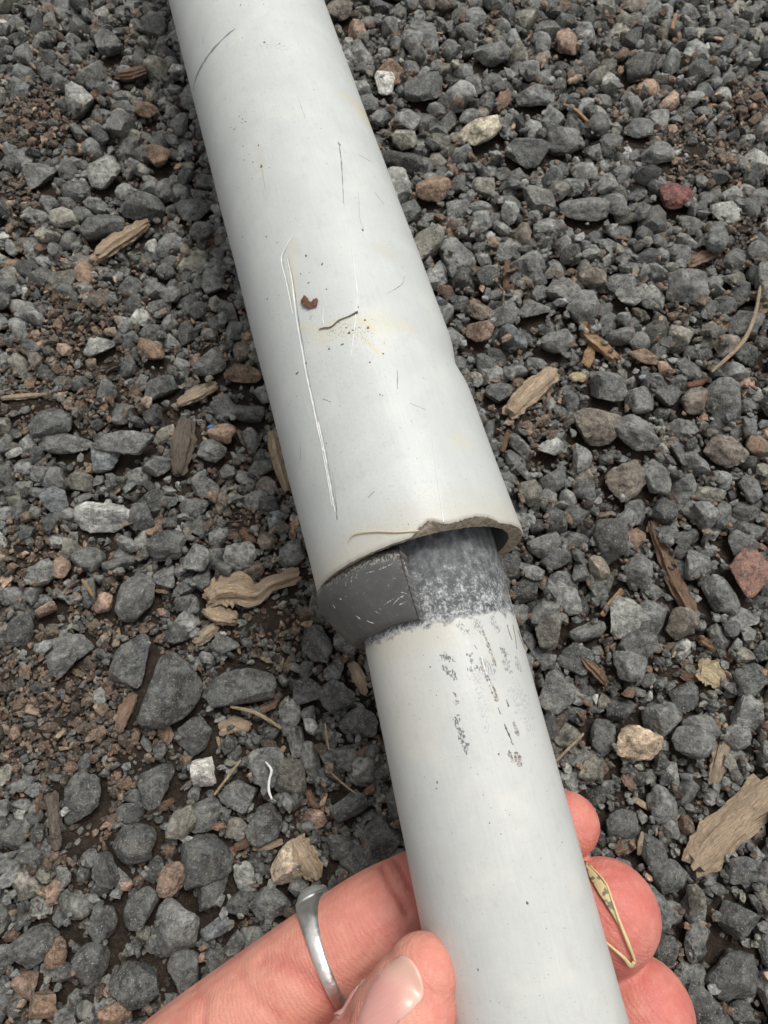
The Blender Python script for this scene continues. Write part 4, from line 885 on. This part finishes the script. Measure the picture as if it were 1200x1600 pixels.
tag(o, 'tiny scrap of blue plastic beside the mottled pink stone', 'plastic scrap'); marks.append((330, 667, 'blue scrap'))

# ------------------------------------------------------------------ stones as objects
GROUP = 'gravel stones covering the ground'
def stone_obj(x, y, z, rx, ry, rz, ang, ri, colr, tx=0, ty=0):
    o = bpy.data.objects.new('stone', rock_mesh(ri)); COL.objects.link(o); ext = .78
    o.matrix_world = mat_of(x, y, z, rx * 1.04, ry * 1.2, rz / .68, ang, tx, ty); o.color = (*colr, 1); return o
used_labels = set(); minor = []
def vein(o, path):
    mw = o.matrix_world; mm = o.data; bv = BVHTree.FromPolygons([mw @ q.co for q in mm.vertices], [tuple(p.vertices) for p in mm.polygons]); inv = mw.inverted()
    hp = [bv.ray_cast(CAM, ray(x, y).normalized())[0] for x, y in path]; hp = [h - VV * .00006 for h in hp if h]
    if len(hp) > 2: V_, F_ = ribbon0(hp, 1.7); link('vein', mesh_from('vein', [inv @ a for a in V_], F_), M_SCR, o)
for s, q in zip(STONES, LMS):
    o = stone_obj(*q[:8], q[8], random.uniform(-.15, .15), random.uniform(-.15, .15))
    if s[7] == 'white veined stone': vein(o, [(1009,722),(1016,718),(1026,716),(1036,720),(1043,728),(1047,735)])
    if s[8]: tag(o, s[8], 'stone', GROUP); marks.append((s[0], s[1], s[7])); used_labels.add(s[8])
    else: minor.append((o, s[0], s[1], s[2], q[8]))
for (x, y, nme) in ((812, 835, 'broken rim of the big pipe'), (500, 930, 'dark split collar'), (480, 1400, 'ring stone'), (915, 1240, 'uppermost fingertip'), (1037, 1420, 'middle fingertip'), (1088, 1550, 'lowest fingertip')): marks.append((x, y, nme))
def covered(x, y):
    if y < 930 and 262 + .25 * y - 3 < x < 502 + .375 * y + 3: return True
    if y > 880 and 568 + .205 * (y - 1005) - 6 < x < 808 + .275 * (y - 980) + 4: return True
    if y > 1323 and x < 660 and y > 1323 + (629 - x) * .655: return True
    if (x - 890) ** 2 + (y - 1288) ** 2 < 52 ** 2 or (x - 948) ** 2 + (y - 1428) ** 2 < 92 ** 2 or (x - 1000) ** 2 + (y - 1582) ** 2 < 92 ** 2: return True
    return False
cand = []
for i, q in enumerate(placed[:N_MED]):
    px, py, d = proj(q[:3])
    if not (-8 < px < 1208 and -8 < py < 1608) or covered(px, py): continue
    if q[2] + q[5] * .8 < hm(q[0], q[1]) - .0012: continue
    cand.append((2 * F * math.sqrt(q[3] * q[4]) / d, i, px, py))
cand.sort(reverse=True); N_OBJ = 300 - len(STONES); chosen = cand[:N_OBJ]; chosen_ids = {c[1] for c in chosen}
for (sz, i, px, py) in chosen:
    q = placed[i]; o = stone_obj(*q[:8], q[8], q[9], q[10]); minor.append((o, px, py, sz, q[8]))
DIRS = ['right of', 'above and right of', 'above', 'above and left of', 'left of', 'below and left of', 'below', 'below and right of']
def tone(c):
    l = sum(c) / 3
    if c[0] > c[2] * 1.35: return 'pinkish' if l > .17 else 'brown'
    if c[2] > c[0] * 1.12: return 'blue grey'
    if c[0] > c[2] * 1.12: return 'brownish grey'
    return 'very dark' if l < .075 else 'dark grey' if l < .105 else 'grey' if l < .17 else 'pale grey'
ORD = ['', 'second ', 'third ', 'fourth ', 'fifth ']
minor.sort(key=lambda m: -m[3]); szs = [m[3] for m in minor]
per_slot = {}
for (o, px, py, sz, c) in minor:
    opts = sorted(((px - a) ** 2 + (py - b_) ** 2, a, b_, nme) for a, b_, nme in marks); best = None
    for (d2, a, b_, nme) in opts[:9]:
        k = int(round(math.atan2(b_ - py, px - a) / (math.pi / 4))) % 8; d = math.sqrt(d2)
        how = 'just ' if d < 75 else '' if d < 150 else 'well '
        size = 'big' if sz > 62 else 'medium' if sz > 44 else 'smaller'
        lab = f"{size} {tone(c)} stone {how}{DIRS[k]} the {nme}"
        if lab not in used_labels: best = lab; break
    if best is None:
        for r_ in ORD[1:]:
            if r_ + lab not in used_labels: best = r_ + lab; break
    used_labels.add(best); tag(o, ' '.join(best.split()[:16]), 'stone', GROUP)

# ------------------------------------------------------------------ the rest of the gravel and crumbs, as stuff
def bulk(name, insts, shapes, faces, mat):
    V, Fc, T = [], [], []; off = 0
    for q in insts:
        s_ = shapes[q[7] % len(shapes)]; m = np.array(mat_of(q[0], q[1], q[2], q[3] * 1.04, q[4] * 1.2, q[5] / .68, q[6], q[9], q[10]))
        V.append(s_ @ m[:3, :3].T + m[:3, 3]); Fc.append(faces + off); T.append(np.tile(np.array(q[8]), (len(s_), 1))); off += len(s_)
    V = np.concatenate(V).astype(np.float32); Fc = np.concatenate(Fc).astype(np.int32); me = bpy.data.meshes.new(name)
    me.vertices.add(len(V)); me.vertices.foreach_set('co', V.ravel()); me.loops.add(Fc.size); me.loops.foreach_set('vertex_index', Fc.ravel())
    me.polygons.add(len(Fc)); me.polygons.foreach_set('loop_start', np.arange(0, Fc.size, 3, dtype=np.int32)); me.polygons.foreach_set('use_smooth', np.ones(len(Fc), dtype=bool))
    me.update(calc_edges=True); me.set_sharp_from_angle(angle=math.radians(30)); pt_color(me, 'tint', np.concatenate(T)); me.materials.append(mat); return tag(link(name, me), kind='stuff')
rest = [q for i, q in enumerate(placed[:N_BIG]) if i not in chosen_ids]
o = bulk('gravel', rest, ROCK2, ICO[2][1], STONE_ATT); tag(o, 'dark grey crushed stone gravel between the larger stones', 'gravel')
for _ in range(3600):
    x, y = rng.uniform(-.36, .36), rng.uniform(-.2, .55)
    if HX0 + .006 < x < -HX0 - .006 and HY0 + .006 < y < HY0 + NY * RES - .006: continue
    rx = rng.uniform(.002, .006); placed.append((x, y, rx * .4, rx, rx * rng.uniform(.65, .95), rx * .65, rng.uniform(0, 6.28), int(rng.integers(NROCK)), rand_color(rng), rng.normal(0, .3), rng.normal(0, .3)))
fine = [q for i, q in enumerate(placed) if i >= N_BIG and i not in chosen_ids]
o = bulk('fine_gravel', fine, [rk(i, 1) for i in range(10)], ICO[1][1], STONE_ATT); tag(o, 'fine grey grit filling the gaps between stones', 'grit')
cr = []
CRC = [(.19, .13, .09), (.24, .165, .115), (.13, .092, .066), (.32, .235, .17), (.10, .078, .06), (.22, .135, .09), (.17, .165, .15), (.13, .128, .118)]
for _ in range(26000):
    for t in range(12):
        x = rng.uniform(HX0 + .01, -HX0 - .01); y = rng.uniform(HY0 + .01, HY0 + NY * RES - .01); dmv = float(DM[int((y - HY0) / RES), int((x - HX0) / RES)])
        if rng.random() < .05 + dmv ** 1.3: break
    for t in range(4 if dmv > .4 else 7):
        x2, y2 = x + rng.normal(0, .002), y + rng.normal(0, .002)
        if hm(x2, y2) < hm(x, y): x, y = x2, y2
    if near_lm(x, y, .0005) or hm(x, y) > .0095: continue
    q_ = proj((x, y, .005))
    if not (-160 < q_[0] < 1360 and -160 < q_[1] < 1760): continue
    L = rng.uniform(.0005, .0011) * (2.2 if rng.random() < .11 else 1); rx = L; ry = L * rng.uniform(.3, .8); rz = L * rng.uniform(.25, .5)
    if rng.random() < .022: L = rng.uniform(.0012, .0024); rx, ry, rz = L, L * rng.uniform(.18, .4), L * .15; tan_ = 1
    else: tan_ = 0
    a_ = rng.uniform(0, 6.28); z = settle(x, y, rx, ry, a_, rz, 60, .7); cr.append((x, y, z, rx, ry, rz, a_, int(rng.integers(8)), tuple(np.array((.44, .32, .21) if tan_ else CRC[rng.integers(8)]) * rng.uniform(.42, 1.05)), rng.normal(0, .4), rng.normal(0, .4)))
o = bulk('bark_crumbs', cr, CRUMB, CF0, STONE_ATT); tag(o, 'crumbs of reddish brown bark and soil among the gravel', 'bark crumbs')
